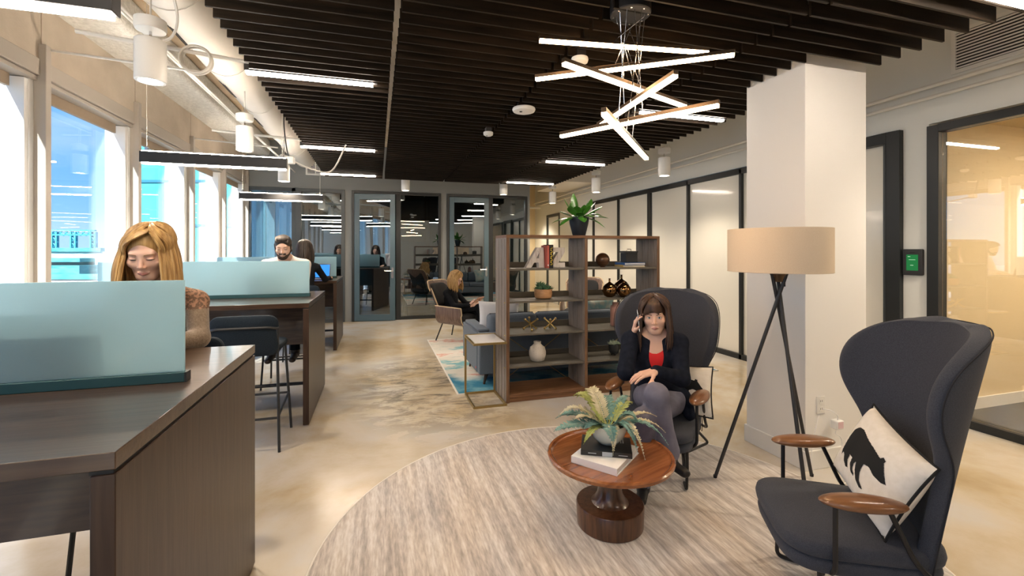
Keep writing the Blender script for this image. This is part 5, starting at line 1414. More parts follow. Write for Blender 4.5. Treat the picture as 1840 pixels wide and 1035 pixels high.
def frame_of(f, up=(0, 0, 1), pitch=0.0, roll=0.0):
    f = nrm(f); r = nrm(np.cross(f, up)); u = np.cross(r, f)
    c, s = math.cos(pitch), math.sin(pitch); f, u = f*c - u*s, u*c + f*s      # pitch > 0 looks down
    c, s = math.cos(roll), math.sin(roll); r, u = r*c + u*s, u*c - r*s
    return r, f, u
def head(B, c, fr, eyes_down=False, male=False):
    r, f, u = fr; c = np.array(c, float); M = np.stack([r, f, u])
    def g(x, y, z): return c + r*x + f*y + u*z
    B.ell(g(0, -0.012, 0.035), (0.073, 0.092, 0.083), SKIN, 0.02, M)
    B.ell(g(0, 0.020, -0.022), (0.060, 0.066, 0.080), SKIN, 0.02, M)
    B.ell(g(0, 0.052, -0.084), (0.026, 0.028, 0.024), SKIN, 0.03, M)
    for s in (-1, 1):
        B.cap(g(s*0.056, -0.012, -0.035), g(s*0.020, 0.055, -0.088), 0.016 if not male else 0.021, 0.015, SKIN, 0.025)
        B.ell(g(s*0.038, 0.056, -0.020), (0.024, 0.022, 0.022), SKIN, 0.02, M)
        B.ell(g(s*0.072, -0.012, -0.008), (0.008, 0.017, 0.030), SKIN, 0.006, M)
    B.cap(g(-0.034, 0.074, 0.026), g(0.034, 0.074, 0.026), 0.010, 0.010, SKIN, 0.02)
    for s in (-1, 1): B.ell(g(s*0.031, 0.099, 0.006), (0.016, 0.015, 0.011), SKIN, 0.012, M, op=-1)
    B.cap(g(0, 0.082, 0.012), g(0, 0.100, -0.026), 0.0058, 0.0088, SKIN, 0.012)
    for s in (-1, 1): B.ell(g(s*0.010, 0.091, -0.031), (0.0070, 0.008, 0.006), SKIN, 0.006, M)
    for s in (-1, 1):
        B.ell(g(s*0.031, 0.0745, 0.006), (0.0145, 0.0115, 0.0088), SKIN, 0.004, M)
        B.cap(g(0, 0.0895, -0.0545), g(s*0.019, 0.081, -0.0585), 0.0042, 0.0024, SKIN, 0.006)
        B.cap(g(0, 0.0890, -0.0640), g(s*0.017, 0.081, -0.060), 0.0050, 0.0024, SKIN, 0.006)
    g.fr = fr; g.c = c; g.down = eyes_down; g.male = male
    return g
def face(g, parent, base, brow='brow_dark', lip='lip_pink', thick=1.0):
    """eyes, lashes, brows and lips laid on the face surface"""
    r, f, u = g.fr; me = parent.data; n = len(me.vertices); co = np.zeros(n*3); me.vertices.foreach_get('co', co); P = co.reshape(-1, 3) + np.array(base) - g.c
    X, Y, Z = P @ r, P @ f, P @ u; k = (Y > 0.035) & (np.abs(X) < 0.075) & (np.abs(Z) < 0.13); X, Y, Z = X[k], Y[k], Z[k]
    def surf(x, z):
        d = (X-x)**2 + (Z-z)**2; i = np.argsort(d)[:6]; w = 1/(d[i] + 1e-7); return float((Y[i]*w).sum()/w.sum())
    def patch(name, lo, hi, x0, x1, m, off, nx=10, nz=4, par=None):
        rows = []
        for i in range(nx+1):
            x = x0 + (x1-x0)*i/nx; a, b = lo(i/nx), hi(i/nx)
            rows.append([tuple(g(x, surf(x, a+(b-a)*j/nz) + off*(0.25+0.75*math.sin(PI*(0.15+0.7*j/nz))*math.sin(PI*(0.1+0.8*i/nx))), a+(b-a)*j/nz) - np.array(base)) for j in range(nz+1)])
        return obj(name, MB().grid(rows), m, par or parent)
    for s in (-1, 1):
        X0, X1 = s*0.0175, s*0.0445; zc = 0.0055
        arch = lambda q: math.sin(PI*min(1, max(0, q)))
        if g.down:
            e = patch('eye', lambda q: zc-0.0045-0.0012*arch(q), lambda q: zc-0.0043+0.0018*arch(q), X0, X1, 'iris_blue', 0.0012, par=parent)
            patch('eyelash', lambda q: zc-0.0040+0.0016*arch(q), lambda q: zc-0.0026+0.0022*arch(q), X0, X1*1.04, 'lash', 0.0018, par=e)
        else:
            e = patch('eye', lambda q: zc-0.0052*arch(q)**0.8, lambda q: zc+0.0056*arch(q)**0.8+0.0008*q, X0, X1, 'eye_white', 0.0012, par=parent)
            xc = s*0.0305
            patch('iris', lambda q: zc+0.0004-0.0050*arch(q)**0.5, lambda q: zc+0.0004+0.0046*arch(q)**0.5, xc-0.0052, xc+0.0052, 'iris_blue', 0.0024, par=e)
            patch('eyelash', lambda q: zc+0.0048*arch(q)**0.8+0.0008*q, lambda q: zc+0.0072*arch(q)**0.8+0.0016*q, X0, X1*1.05, 'lash', 0.0024, par=e)
        patch('eyebrow', lambda q: 0.0205+0.0050*math.sin(q*2.2), lambda q: 0.0250+0.0050*math.sin(q*2.2)-0.0028*q*q, s*0.0135, s*0.0480, brow, 0.0016*thick)
    w = 0.0200 if not g.male else 0.022
    patch('upper_lip', lambda q: -0.0592+0.0004*arch(q), lambda q: -0.0588+0.0062*arch(q)**0.7-0.0012*math.exp(-((q-0.5)/0.07)**2), -w, w, lip, 0.0014, 14, 4)
    patch('lower_lip', lambda q: -0.0598-0.0078*arch(q)**0.8, lambda q: -0.0596+0.0002*arch(q), -w*0.92, w*0.92, lip, 0.0018, 14, 4)
def hand(B, w, d, n, t, curl=(0.25, 0.25, 0.25, 0.25), thumb=0.7, m=SKIN, sc=1.0, spread=0.06):
    """w wrist, d finger direction, n palm-facing direction, t towards the thumb"""
    w, d, n, t = np.array(w, float), nrm(d), nrm(n), nrm(t)
    offs = (0.030, 0.010, -0.010, -0.028); lens = (0.95, 1.05, 1.0, 0.8)
    for i in range(4):
        kn = w + (d*(0.084-0.004*abs(i-1)) + t*offs[i])*sc
        B.cap(w + (d*0.012 + t*offs[i]*0.6)*sc, kn, 0.0135*sc, 0.0115*sc, m, 0.014)
        dd = nrm(d + t*spread*(1.2-i)*0.9); p = kn
        for j, L_ in enumerate((0.040, 0.026, 0.021)):
            a = curl[i]*(1.0 if j else 0.8); dd = nrm(dd*math.cos(a) + n*math.sin(a)); nn_ = nrm(n - dd*np.dot(n, dd))
            q = p + dd*L_*lens[i]*sc; B.cap(p, q, (0.0088-0.0007*j)*sc, (0.0082-0.0008*j)*sc, m, 0.004); p = q
            n = n if True else nn_
    p0 = w + (d*0.022 + t*0.020)*sc; td = nrm(d*0.62 + t*0.75 + n*0.25); p1 = p0 + td*0.038*sc
    td2 = nrm(td*math.cos(thumb*0.6) + (d*0.7+n*0.5)*math.sin(thumb*0.6)); p2 = p1 + td2*0.030*sc; p3 = p2 + nrm(td2 + d*0.25)*0.024*sc
    B.cap(p0, p1, 0.0150*sc, 0.0110*sc, m, 0.012); B.cap(p1, p2, 0.0102*sc, 0.0092*sc, m, 0.005); B.cap(p2, p3, 0.0090*sc, 0.0075*sc, m, 0.004)
def hair_mesh(locks, n=6):
    m = MB()
    for pts, r0, r1 in locks:
        P = smooth_path([tuple(p) for p in pts], 4); k = len(P)
        rs = [max(0.0012, (r0+(r1-r0)*i/(k-1))*(0.55+0.45*min(1, i/3))*(1 if i < k-3 else (k-1-i)/3*0.8+0.12)) for i in range(k)]
        m.tube(P, rs, n)
    return m
mat('skin_a', (0.70, 0.44, 0.33), 0.5, col2=(0.74, 0.48, 0.37), scale=12); mat('skin_b', (0.66, 0.41, 0.30), 0.5, col2=(0.70, 0.45, 0.34), scale=12)
for n_ in ('skin_a', 'skin_b'):
    b_ = [x for x in MATS[n_].node_tree.nodes if x.type == 'BSDF_PRINCIPLED'][0]
    b_.inputs['Subsurface Weight'].default_value = 0.12; b_.inputs['Subsurface Radius'].default_value = (0.02, 0.008, 0.004); b_.inputs['Subsurface Scale'].default_value = 0.5
mat('lip_pink', (0.56, 0.25, 0.22), 0.45); mat('lip_male', (0.50, 0.27, 0.21), 0.5)
mat('lash', (0.02, 0.013, 0.010), 0.6); mat('eye_white', (0.75, 0.74, 0.72), 0.2, coat=0.5); mat('iris_blue', (0.04, 0.07, 0.10), 0.15, coat=0.5)
HS = (30, 30, 2.0)
mat('hair_blonde', (0.26, 0.135, 0.040), 0.42, col2=(0.56, 0.36, 0.14), scale=2.2, stretch=HS, spec=0.6, rng=(0.3, 0.7))
mat('hair_brown', (0.022, 0.010, 0.006), 0.45, col2=(0.085, 0.040, 0.020), scale=2.2, stretch=HS, spec=0.6)
mat('hair_dark', (0.012, 0.008, 0.006), 0.5, col2=(0.055, 0.034, 0.022), scale=2.2, stretch=HS, spec=0.6)
mat('brow_fair', (0.30, 0.17, 0.08), 0.7); mat('brow_dark', (0.045, 0.025, 0.015), 0.7)
mat('cardigan_brown', (0.165, 0.120, 0.080), 0.9, col2=(0.23, 0.175, 0.125), scale=120, sheen=0.3, bump=0.2, bscale=200)
mat('lace_brown', (0.36, 0.20, 0.13), 0.9, col2=(0.14, 0.085, 0.055), scale=75, detail=1, rng=(0.45, 0.55))
mat('shirt_white', (0.78, 0.70, 0.66), 0.8); mat('knit_black', (0.006, 0.007, 0.009), 0.9, col2=(0.011, 0.012, 0.015), scale=60, spec=0.15)
mat('jacket_navy', (0.006, 0.009, 0.017), 0.85, col2=(0.012, 0.015, 0.027), scale=30, spec=0.15)
mat('top_red', (0.72, 0.022, 0.024), 0.7); mat('trousers_grey', (0.135, 0.135, 0.190), 0.85, col2=(0.175, 0.175, 0.235), scale=14, bump=0.1)
mat('shoe_black', (0.008, 0.008, 0.009), 0.5); mat('trousers_dark', (0.008, 0.009, 0.012), 0.9, spec=0.15); mat('trousers_tan', (0.32, 0.25, 0.17), 0.9)
mat('shoe_brown', (0.05, 0.032, 0.022), 0.5)
def torso(B, pelvis, chest, neckb, shL, shR, wid=0.145, dep=0.095, m=TOP, k=0.04):
    pelvis, chest, neckb, shL, shR = [np.array(x, float) for x in (pelvis, chest, neckb, shL, shR)]
    side = nrm(shL-shR); up = nrm(neckb-pelvis); fwd = nrm(np.cross(up, side)); M = np.stack([side, fwd, np.cross(side, fwd)])
    mid = (pelvis+chest)/2
    B.ell(chest, (wid, dep*1.08, 0.150), m, k, M); B.ell(mid, (wid*0.90, dep*0.98, 0.13), m, k, M); B.ell(pelvis, (wid*1.10, dep*1.20, 0.115), BOT if m == TOP else m, k, M)
    B.cap(shR, shL, 0.050, 0.050, m, k)
    B.cap(shR*0.72+neckb*0.28, neckb, 0.042, 0.045, m, k); B.cap(shL*0.72+neckb*0.28, neckb, 0.042, 0.045, m, k)
def limb(B, a, b, c, r, m, k=0.02):
    B.cap(a, b, r[0], r[1], m, k); B.cap(b, c, r[1], r[2], m, k)
def shoe(B, an, toe, up=(0, 0, 1), r=0.036):
    an, toe = np.array(an, float), np.array(toe, float); d = nrm(toe-an); heel = an - d*0.045
    B.cap(heel - np.array(up)*0.02, toe, r*0.95, r*0.80, SHOE, 0.02, flat=(nrm(up), 1.25)); B.cap(an, an+np.array(up)*0.035, r, r*1.05, SHOE, 0.02)

def scalp_lock(g, az0, az1, length, lift, rnd, part=0.0, rad=(0.082, 0.101, 0.090), c=(0, -0.012, 0.035), fall=None, n=7, curl=0.0, th0=0.12, th1=1.75):
    """lock from the parting over the skull from azimuth az0 to az1 (0 = right, 90 = front), then hanging straight down (world)"""
    pts = []
    for i in range(n):
        q = i/(n-1); th = th0 + (th1-th0)*q; az = az0 + (az1-az0)*min(1, q*1.3)
        x = (rad[0]+lift)*math.sin(th)*math.cos(az) + part*(1-q); y = (rad[1]+lift)*math.sin(th)*math.sin(az); z = (rad[2]+lift)*math.cos(th)
        pts.append(g(c[0]+x, c[1]+y, c[2]+z))
    return pts
def long_hair(g, fr, rs, length, ranges, part, front_sweep, n=110, lift=0.006, thick=(0.013, 0.008), flare=0.03, down=(0, 0, -1), inner=True):
    r, f, u = fr; locks = []; dn = nrm(down)
    for i in range(n):
        a0, a1 = ranges[i % len(ranges)]; az = R(rs.uniform(a0, a1))
        start = az
        if math.sin(az) > 0.05: start = R(90) + (az-R(90))*front_sweep
        lf = lift + rs.uniform(-0.004, 0.008)
        pts = scalp_lock(g, start, az, length, lf, 0, part + rs.uniform(-0.006, 0.006), th0=rs.uniform(0.02, 0.30), th1=rs.uniform(1.50, 1.80))
        p = pts[-1]; out = r*math.cos(az)*1.0 + f*math.sin(az)*0.8; L_ = length*rs.uniform(0.82, 1.05); wob = rs.uniform(-1, 1)
        for j in range(1, 6):
            q = j/5; pts.append(p + dn*L_*q + out*(flare*math.sin(q*PI*0.8) + wob*0.006*math.sin(q*5)) + r*wob*0.008*q)
        locks.append((pts, thick[0]*rs.uniform(0.8, 1.2), thick[1]*rs.uniform(0.8, 1.2)))
    return locks
def cap_hair(B, g, fr, grow=0.010, back=True):
    r, f, u = fr; M = np.stack([r, f, u])
    B.ell(g(0, -0.020, 0.040), (0.073+grow, 0.090+grow, 0.082+grow), 0, 0.01, M)
    # open the face
    B.ell(g(0, 0.105, -0.02), (0.060, 0.075, 0.085), 0, 0.012, M, op=-1)

# ---------------------------------------------------------------- 1. woman at the nearest desk
def woman_desk():
    base = np.array((-1.0, 2.52, 0.0)); B = Body(); hc = np.array((-0.985, 2.40, 1.435))
    fr = frame_of((0.06, -1, 0), pitch=R(20)); g = head(B, hc, fr, True)
    nb = np.array((-0.99, 2.52, 1.27)); B.cap(hc + np.array((0, 0.03, -0.06)), nb, 0.047, 0.052, SKIN, 0.02)
    shR = np.array((-1.155, 2.51, 1.205)); shL = np.array((-0.835, 2.51, 1.205)); pel = np.array((-1.0, 2.56, 0.82)); ch = np.array((-0.995, 2.53, 1.10))
    torso(B, pel, ch, nb, shL, shR, 0.140, 0.095)
    for s, sh in ((-1, shR), (1, shL)):
        el = np.array((-0.995+s*0.205, 2.40, 1.045)); wr = np.array((-1.0+s*0.10, 2.19, 1.055))
        limb(B, sh, el, wr, (0.048, 0.043, 0.030), TOP); hand(B, wr, (-s*0.25, -1, -0.1), (0, 0, -1), (-s, 0.0, 0), (0.35,)*4)
        hip = pel + np.array((s*0.09, -0.02, -0.01)); kn = np.array((-1.0+s*0.11, 2.17, 0.80)); an = np.array((-1.0+s*0.11, 2.36, 0.46))
        limb(B, hip, kn, an, (0.078, 0.055, 0.042), BOT); shoe(B, an - np.array((0, 0, 0.05)), an + np.array((0, -0.13, -0.075)))
    def mf(c, fm):
        m = fm.copy(); lace = (fm == TOP) & (c[:, 2] > 1.175) & (c[:, 1] < 2.56); m[lace] = INNER; return m
    o = body_obj('person', B, ['skin_a', 'cardigan_brown', 'trousers_dark', 'shoe_black', 'lip_pink', 'brow_fair', 'lace_brown'], base, None, mf, fine=[(hc-0.125, hc+0.125)], fres=0.003)
    tag(o, 'woman with long blonde hair in a brown cardigan working at the nearest desk', 'person')
    face(g, o, base, 'brow_fair')
    rs = random.Random(3); H = Body(); cap_hair(H, g, fr, 0.009)
    hb = body_obj('hair', H, ['hair_blonde'], base, o, res=0.005)
    lk = long_hair(g, fr, rs, 0.27, [(-75, 48), (132, 255), (-60, 30), (150, 240)], -0.022, 0.35, 420, 0.008, (0.0068, 0.0045), 0.022)
    # swept fringe from the parting across the forehead to her left
    for i in range(60):
        q = i/59; p0 = g(-0.03+0.01*q, 0.055-0.05*q, 0.122+0.004*q); p1 = g(0.02, 0.088-0.05*q, 0.098+0.018*q); p2 = g(0.060, 0.070-0.045*q, 0.060+0.01*q); p3 = g(0.082, 0.028-0.03*q, 0.00); p4 = g(0.087, 0.012-0.02*q, -0.08); p5 = p4 + np.array((0.01, 0, -0.16))
        lk.append(([p0, p1, p2, p3, p4, p5], 0.0062, 0.0045))
    for i in range(32):
        q = i/31; p0 = g(-0.035, 0.06-0.05*q, 0.120); p1 = g(-0.066, 0.058-0.04*q, 0.075); p2 = g(-0.080, 0.028-0.03*q, 0.01); p3 = g(-0.082, 0.015-0.02*q, -0.08); lk.append(([p0, p1, p2, p3, p3 + np.array((-0.005, 0, -0.15))], 0.0062, 0.0045))
    m = hair_mesh(lk); m.v = [tuple(np.array(p)-base) for p in m.v]; obj('hair_locks', m, 'hair_blonde', o)
woman_desk()
# ---------------------------------------------------------------- 2. man at the middle desk
def man_desk():
    base = np.array((-0.93, 5.40, 0.0)); B = Body(); hc = np.array((-0.925, 5.08, 1.480)); fr = frame_of((0.05, -1, 0), pitch=R(17)); g = head(B, hc, fr, True, True)
    nb = np.array((-0.925, 5.20, 1.365)); B.cap(hc + np.array((0, 0.04, -0.06)), nb, 0.058, 0.062, SKIN, 0.02)
    shR = np.array((-1.115, 5.22, 1.300)); shL = np.array((-0.735, 5.22, 1.300)); pel = np.array((-0.93, 5.42, 0.84)); ch = np.array((-0.925, 5.29, 1.16))
    torso(B, pel, ch, nb, shL, shR, 0.17, 0.11)
    for s, sh in ((-1, shR), (1, shL)):
        el = np.array((-0.94+s*0.20, 5.14, 1.07)); wr = np.array((-0.95+s*0.10, 4.98, 1.06))
        limb(B, sh, el, wr, (0.056, 0.048, 0.033), TOP); hand(B, wr, (-s*0.25, -1, -0.1), (0, 0, -1), (-s, 0, 0), (0.4,)*4)
        hip = pel + np.array((s*0.10, -0.02, -0.01)); kn = np.array((-0.93+s*0.13, 5.02, 0.82)); an = np.array((-0.93+s*0.11, 5.12, 0.43))
        limb(B, hip, kn, an, (0.088, 0.062, 0.045), BOT); shoe(B, an - np.array((0, 0, 0.05)), an + np.array((0, -0.17, -0.08)), r=0.042)
    r, f, u = fr; M = np.stack([r, f, u])
    B.ell(g(0, 0.048, -0.084), (0.036, 0.038, 0.034), BROW, 0.012, M)
    for s in (-1, 1): B.cap(g(s*0.062, 0.0, -0.03), g(s*0.026, 0.062, -0.082), 0.017, 0.021, BROW, 0.012)
    B.cap(g(-0.024, 0.083, -0.048), g(0.024, 0.083, -0.048), 0.0085, 0.0085, BROW, 0.006)
    o = body_obj('person', B, ['skin_b', 'shirt_white', 'trousers_dark', 'shoe_brown', 'lip_male', 'brow_dark', 'shirt_white'], base, None, None, fine=[(hc-0.13, hc+0.13)], fres=0.004)
    tag(o, 'bearded man in a white shirt looking down at the middle desk', 'person'); face(g, o, base, 'brow_dark', 'lip_male', 1.6)
    H = Body(); H.ell(g(0, -0.018, 0.048), (0.080, 0.098, 0.082), 0, 0.01, M); H.ell(g(0.0, 0.042, 0.098), (0.058, 0.040, 0.026), 0, 0.02, M)
    for s in (-1, 1): H.cap(g(s*0.073, 0.012, 0.035), g(s*0.071, 0.008, -0.03), 0.010, 0.007, 0, 0.01)
    H.ell(g(0, 0.10, -0.005), (0.064, 0.060, 0.075), 0, 0.01, M, op=-1)
    hb = body_obj('hair', H, ['hair_dark'], base, o, res=0.004); rs = random.Random(5); lk = []
    for i in range(110):
        x = rs.uniform(-0.058, 0.058); dz = -6.5*x*x; y0 = rs.uniform(0.055, 0.078)
        p = [g(x*0.95, y0, 0.082+dz*0.5), g(x+0.004, y0-0.022, 0.117+dz), g(x*1.05+0.006, -0.005, 0.130+dz), g(x*1.08, -0.06, 0.114+dz)]; lk.append((p, 0.0045, 0.003))
    m = hair_mesh(lk, 5); m.v = [tuple(np.array(q)-base) for q in m.v]; obj('hair_locks', m, 'hair_dark', o)
man_desk()
# ---------------------------------------------------------------- 3. woman at the farthest desk, seen from behind
def woman_far():
    base = np.array((-0.95, 6.66, 0.0)); B = Body(); hc = np.array((-0.965, 6.78, 1.455)); fr = frame_of((0.15, 1, 0), pitch=R(14)); g = head(B, hc, fr, True)
    nb = np.array((-0.96, 6.70, 1.29)); B.cap(hc + np.array((0, -0.03, -0.06)), nb, 0.048, 0.053, SKIN, 0.02)
    shR = np.array((-0.80, 6.70, 1.215)); shL = np.array((-1.12, 6.70, 1.215)); pel = np.array((-0.95, 6.62, 0.83)); ch = np.array((-0.955, 6.66, 1.10)); torso(B, pel, ch, nb, shL, shR, 0.140, 0.095)
    el = np.array((-0.71, 6.85, 1.045)); wr = np.array((-0.675, 7.04, 1.05)); limb(B, shR, el, wr, (0.047, 0.042, 0.030), TOP); hand(B, wr, (0.05, 1, 0.02), (0, 0, -1), (-1, 0, 0), (0.35,)*4)
    el = np.array((-1.20, 6.88, 1.045)); wr = np.array((-1.05, 7.05, 1.05)); limb(B, shL, el, wr, (0.047, 0.042, 0.030), TOP); hand(B, wr, (0.3, 1, -0.05), (0, 0, -1), (1, 0, 0), (0.35,)*4)
    for s in (-1, 1):
        hip = pel + np.array((s*0.09, 0.02, -0.01)); kn = np.array((-0.95+s*0.11, 7.01, 0.80)); an = np.array((-0.95+s*0.11, 6.94, 0.40)); limb(B, hip, kn, an, (0.078, 0.055, 0.042), BOT); shoe(B, an - np.array((0, 0, 0.05)), an + np.array((0, 0.13, -0.075)))
    o = body_obj('person', B, ['skin_a', 'knit_black', 'trousers_tan', 'shoe_black', 'lip_pink', 'brow_dark', 'knit_black'], base, None, None, fine=[(hc-0.12, hc+0.12)], fres=0.005)
    tag(o, 'dark haired woman in black seen from behind at the farthest desk', 'person'); face(g, o, base)
    H = Body(); cap_hair(H, g, fr, 0.011); body_obj('hair', H, ['hair_dark'], base, o, res=0.006); rs = random.Random(9)
    lk = long_hair(g, fr, rs, 0.22, [(-85, 35), (145, 275)], 0.0, 0.4, 240, 0.010, (0.008, 0.005), 0.02); m = hair_mesh(lk); m.v = [tuple(np.array(p)-base) for p in m.v]; obj('hair_locks', m, 'hair_dark', o)
woman_far()
# ---------------------------------------------------------------- 4. woman reading in the lounge chair
def woman_tablet():
    c = np.array((LA[0], LA[1], 0.0)); F = nrm((LAF[0], LAF[1], 0)); Rt = np.array((F[1], -F[0], 0)); base = c.copy()
    P = lambda x, y, z: c + Rt*x + F*y + np.array((0, 0, z))
    B = Body(); hc = P(0.0, -0.06, 0.985); fr = frame_of(F + Rt*-0.10, pitch=R(24)); g = head(B, hc, fr, True)
    nb = P(0, -0.15, 0.83); B.cap(hc - F*0.03 - np.array((0, 0, 0.06)), nb, 0.048, 0.052, SKIN, 0.02)
    shR = P(0.155, -0.15, 0.765); shL = P(-0.155, -0.15, 0.765); pel = P(0, -0.13, 0.475); ch = P(0, -0.15, 0.66); torso(B, pel, ch, nb, shL, shR, 0.140, 0.10)
    wrR = P(0.10, 0.235, 0.585); wrL = P(-0.07, 0.245, 0.59)
    limb(B, shR, P(0.20, 0.02, 0.57), wrR, (0.047, 0.042, 0.029), TOP); limb(B, shL, P(-0.20, 0.02, 0.57), wrL, (0.047, 0.042, 0.029), TOP)
    hand(B, wrR, F*0.9 + np.array((0, 0, 0.3)) - Rt*0.2, -Rt + F*0.1, np.array((0, 0, 1.0)), (0.35, 0.4, 0.45, 0.5)); hand(B, wrL, F*0.9 + np.array((0, 0, 0.3)) + Rt*0.2, Rt, np.array((0, 0, 1.0)), (0.35, 0.4, 0.45, 0.5))
    # crossed legs
    limb(B, P(0.09, -0.08, 0.47), P(0.02, 0.34, 0.565), P(-0.12, 0.46, 0.25), (0.078, 0.058, 0.042), BOT); limb(B, P(-0.09, -0.08, 0.46), P(-0.10, 0.32, 0.47), P(-0.06, 0.33, 0.10), (0.078, 0.058, 0.042), BOT)
    shoe(B, P(-0.125, 0.47, 0.20), P(-0.15, 0.60, 0.14)); shoe(B, P(-0.06, 0.33, 0.075), P(-0.06, 0.46, 0.05))
    o = body_obj('person', B, ['skin_a', 'knit_black', 'trousers_dark', 'shoe_black', 'lip_pink', 'brow_fair', 'knit_black'], base, None, None, fine=[(hc-0.12, hc+0.12), (wrR-0.10, wrR+0.12)], fres=0.0045)
    tag(o, 'blonde woman with glasses in black reading a tablet in the lounge chair', 'person'); face(g, o, base, 'brow_fair')
    H = Body(); cap_hair(H, g, fr, 0.011); body_obj('hair', H, ['hair_blonde'], base, o, res=0.006); rs = random.Random(11)
    lk = long_hair(g, fr, rs, 0.20, [(-80, 40), (140, 260), (-60, 30)], 0.0, 0.4, 240, 0.012, (0.008, 0.005), 0.035); m = hair_mesh(lk); m.v = [tuple(np.array(p)-base) for p in m.v]; obj('hair_locks', m, 'hair_blonde', o)
    gl = MB()
    for s in (-1, 1):
        gl.tube([g(s*0.033+0.023*math.cos(a), 0.098-0.012*abs(math.cos(a))*(1 if s*math.cos(a) > 0 else 0), 0.004+0.018*math.sin(a)) - base for a in [2*PI*k/16 for k in range(16)]], 0.0022, 5, closed=True)
        gl.tube([g(s*0.056, 0.088, 0.010)-base, g(s*0.077, 0.0, 0.008)-base], 0.002, 5)
    gl.tube([g(-0.011, 0.099, 0.008)-base, g(0.011, 0.099, 0.008)-base], 0.002, 5); obj('glasses', gl, 'slot_black', o)
    tp = P(0.01, 0.33, 0.645); t = thing('tablet', 'tablet in a tan cover held by the woman in the lounge chair', 'tablet', tuple(tp), math.atan2(-F[0], F[1]))
    mat('tablet_cover', (0.34, 0.17, 0.11), 0.6); hp = obj('tablet_back', MB().obox((0, 0, 0), (0.115, 0, 0), Vector((0, 0.070, 0.062)), Vector((0, -0.0035, 0.004))), 'tablet_cover', t, bev=0.002)
    obj('display', MB().obox((0, -0.0037, 0.0042), (0.105, 0, 0), Vector((0, 0.063, 0.056)), Vector((0, -0.0004, 0.0005))), 'screen_pale', hp)
woman_tablet()
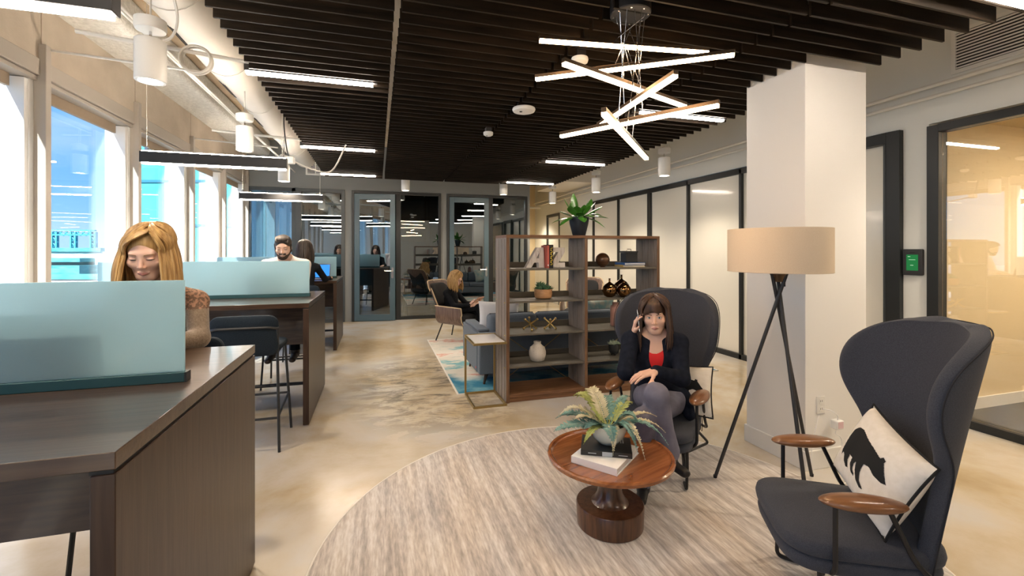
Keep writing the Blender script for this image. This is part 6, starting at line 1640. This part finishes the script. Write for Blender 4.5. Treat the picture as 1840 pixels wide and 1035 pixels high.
# ---------------------------------------------------------------- 5. woman on the phone in the wing chair
def woman_phone():
    base = np.array((1.70, 2.46, 0.0)); B = Body(); hc = np.array((1.712, 2.500, 1.030)); fr = frame_of((-0.58, -0.80, 0), pitch=R(6), roll=R(-3)); g = head(B, hc, fr)
    r, f, u = fr
    shR = np.array((1.595, 2.605, 0.862)); shL = np.array((1.855, 2.440, 0.862)); nb = np.array((1.735, 2.54, 0.915)); pel = np.array((1.790, 2.550, 0.480)); ch = np.array((1.740, 2.530, 0.745))
    B.cap(hc + np.array((0.015, 0.02, -0.06)), nb, 0.045, 0.050, SKIN, 0.02)
    torso(B, pel, ch, nb, shL, shR, 0.132, 0.088, m=TOP)
    # right arm bent up to the ear
    elR = np.array((1.475, 2.46, 0.695)); dH = nrm(u*0.85 + f*0.22 - r*0.12); wrR = g(0.124, 0.022, -0.050) - dH*0.062; limb(B, shR, elR, wrR, (0.045, 0.042, 0.030), INNER)
    hand(B, wrR, dH, -r, f*0.9 - u*0.2, (0.42, 0.46, 0.50, 0.55), 0.6, sc=0.92)
    elL = np.array((1.775, 2.315, 0.668)); wrL = np.array((1.580, 2.300, 0.735)); limb(B, shL, elL, wrL, (0.045, 0.041, 0.029), INNER)
    hand(B, wrL, (-1.0, 0.16, -0.22), (-0.2, 0.1, -1.0), (0.1, -1.0, 0.0), (0.30, 0.30, 0.32, 0.36), 0.5, spread=0.08)
    # legs: right crossed over left
    hipR = np.array((1.720, 2.605, 0.475)); knR = np.array((1.515, 2.195, 0.630)); anR = np.array((1.605, 2.215, 0.295)); limb(B, hipR, knR, anR, (0.086, 0.066, 0.052), BOT)
    B.cap(knR*0.25+anR*0.75, anR + np.array((0.004, 0, 0.0)), 0.055, 0.062, BOT, 0.02)
    hipL = np.array((1.835, 2.475, 0.475)); knL = np.array((1.45, 2.225, 0.490)); anL = np.array((1.49, 2.29, 0.115)); limb(B, hipL, knL, anL, (0.084, 0.064, 0.050), BOT)
    shoe(B, anR + np.array((0.0, -0.005, -0.045)), np.array((1.620, 2.085, 0.225)), up=nrm((0.05, 0.45, 0.9)), r=0.037); shoe(B, anL - np.array((0, 0, 0.045)), np.array((1.415, 2.195, 0.046)), r=0.037)
    o = body_obj('person', B, ['skin_a', 'top_red', 'trousers_grey', 'shoe_black', 'lip_pink', 'brow_dark', 'jacket_navy'], base, None,
                 None, fine=[(hc-0.12, hc+0.12), (wrR-0.06, wrR+0.14), (wrL-0.13, wrL+0.05), (np.array((1.61, 2.39, 0.70)), np.array((1.78, 2.53, 0.93)))], fres=0.0035)
    tag(o, 'brown haired woman in navy cardigan and red top, phoning in the wing armchair', 'person'); face(g, o, base)
    # bare neckline: scooped skin patch over the top of the chest
    me = o.data; nf = len(me.polygons); cen = np.zeros(nf*3); me.polygons.foreach_get('center', cen); cen = cen.reshape(-1, 3) + base
    mi = np.zeros(nf, np.int32); me.polygons.foreach_get('material_index', mi); fw = np.array((-0.62, -0.78, 0.0)); rel = cen - np.array((1.738, 2.532, 0.0)); fd = rel @ fw; lat = rel @ np.array((-0.78, 0.62, 0.0))
    sk = (mi == TOP) & (cen[:, 2] > 0.795 + 2.2*lat**2*4) & (np.abs(lat) < 0.085) & (fd > -0.06) ; mi[sk] = SKIN
    me.polygons.foreach_set('material_index', mi); me.update()
    # open cardigan: inflated torso and sleeves with a wedge cut at the front
    Cg = Body(); side = nrm(shL-shR); up_ = nrm(nb-pel); fwd = nrm(np.cross(side, up_)); M = np.stack([side, fwd, np.cross(side, fwd)])
    mid = (pel+ch)/2
    Cg.ell(ch, (0.146, 0.108, 0.158), 0, 0.04, M); Cg.ell(mid, (0.140, 0.112, 0.14), 0, 0.04, M); Cg.ell(pel + np.array((0.01, 0.0, 0.0)), (0.165, 0.125, 0.115), 0, 0.04, M)
    Cg.cap(shR, shL, 0.053, 0.053, 0, 0.04); Cg.cap(shR*0.7+nb*0.3, nb + np.array((0.02, 0.025, -0.01)), 0.046, 0.046, 0, 0.04); Cg.cap(shL*0.7+nb*0.3, nb + np.array((0.02, 0.025, -0.01)), 0.046, 0.046, 0, 0.04)
    for a, b, c in ((shR, elR, wrR), (shL, elL, wrL)): Cg.cap(a, b, 0.052, 0.049, 0, 0.025); Cg.cap(b, b + (c-b)*0.96, 0.049, 0.037, 0, 0.02)
    # tail of the cardigan beside the left hip
    Cg.cap(pel + side*0.14 + np.array((0, 0, 0.02)), pel + side*0.17 + fwd*0.10 + np.array((0, 0, -0.055)), 0.055, 0.035, 0, 0.03)
    Cg.cap(ch + fwd*0.16 + np.array((0, 0, 0.19)), ch + fwd*0.16 + np.array((0, 0, -0.16)), 0.098, 0.062, 0, 0.012, op=-1)
    Cg.ell(nb + fwd*0.05 + np.array((0, 0, 0.03)), (0.066, 0.075, 0.065), 0, 0.012, M, op=-1)
    # cut by the thighs so trousers stay visible
    Cg.cap(hipR + np.array((-0.03, -0.07, 0)), knR, 0.094, 0.074, 0, 0.012, op=-1); Cg.cap(hipL + np.array((-0.08, -0.07, 0)), knL, 0.092, 0.072, 0, 0.012, op=-1)
    body_obj('cardigan', Cg, ['jacket_navy'], base, o, res=0.0075, fine=())
    H = Body(); cap_hair(H, g, fr, 0.010); body_obj('hair', H, ['hair_brown'], base, o, res=0.005); rs = random.Random(21)
    lk = long_hair(g, fr, rs, 0.235, [(-80, 38), (142, 260), (-40, 30), (150, 220)], 0.0, 0.30, 380, 0.008, (0.0065, 0.0045), 0.012)
    for i in range(56):     # fringe
        q = i/55*2-1; p0 = g(0.012*q, 0.02, 0.128); p1 = g(0.034*q, 0.078, 0.098); p2 = g(0.048*q+0.006, 0.092-0.014*q*q, 0.062); p3 = g(0.058*q+0.012*abs(q), 0.094-0.026*q*q, 0.030+0.012*math.cos(3*q)); lk.append(([p0, p1, p2, p3], 0.0045, 0.0022))
    m = hair_mesh(lk); m.v = [tuple(np.array(p)-base) for p in m.v]; obj('hair_locks', m, 'hair_brown', o)
    pc = g(0.098, 0.034, -0.028); ph = thing('phone', 'smartphone held to the ear of the woman in the wing armchair', 'phone', tuple(pc))
    ax = Vector(nrm(u*0.92 - f*0.36 + r*0.06)); ay = Vector(nrm(np.cross(np.array(ax), r))); az = Vector(np.cross(np.array(ax), np.array(ay)))
    obj('phone_body', MB().obox((0, 0, 0), ax*0.070, ay*0.034, az*0.0042), 'slot_black', ph, bev=0.003); obj('phone_edge', MB().obox((0, 0, 0), ax*0.0705, ay*0.0345, az*0.0022), 'chrome', ph, bev=0.001)
woman_phone()
bpy.context.view_layer.update()
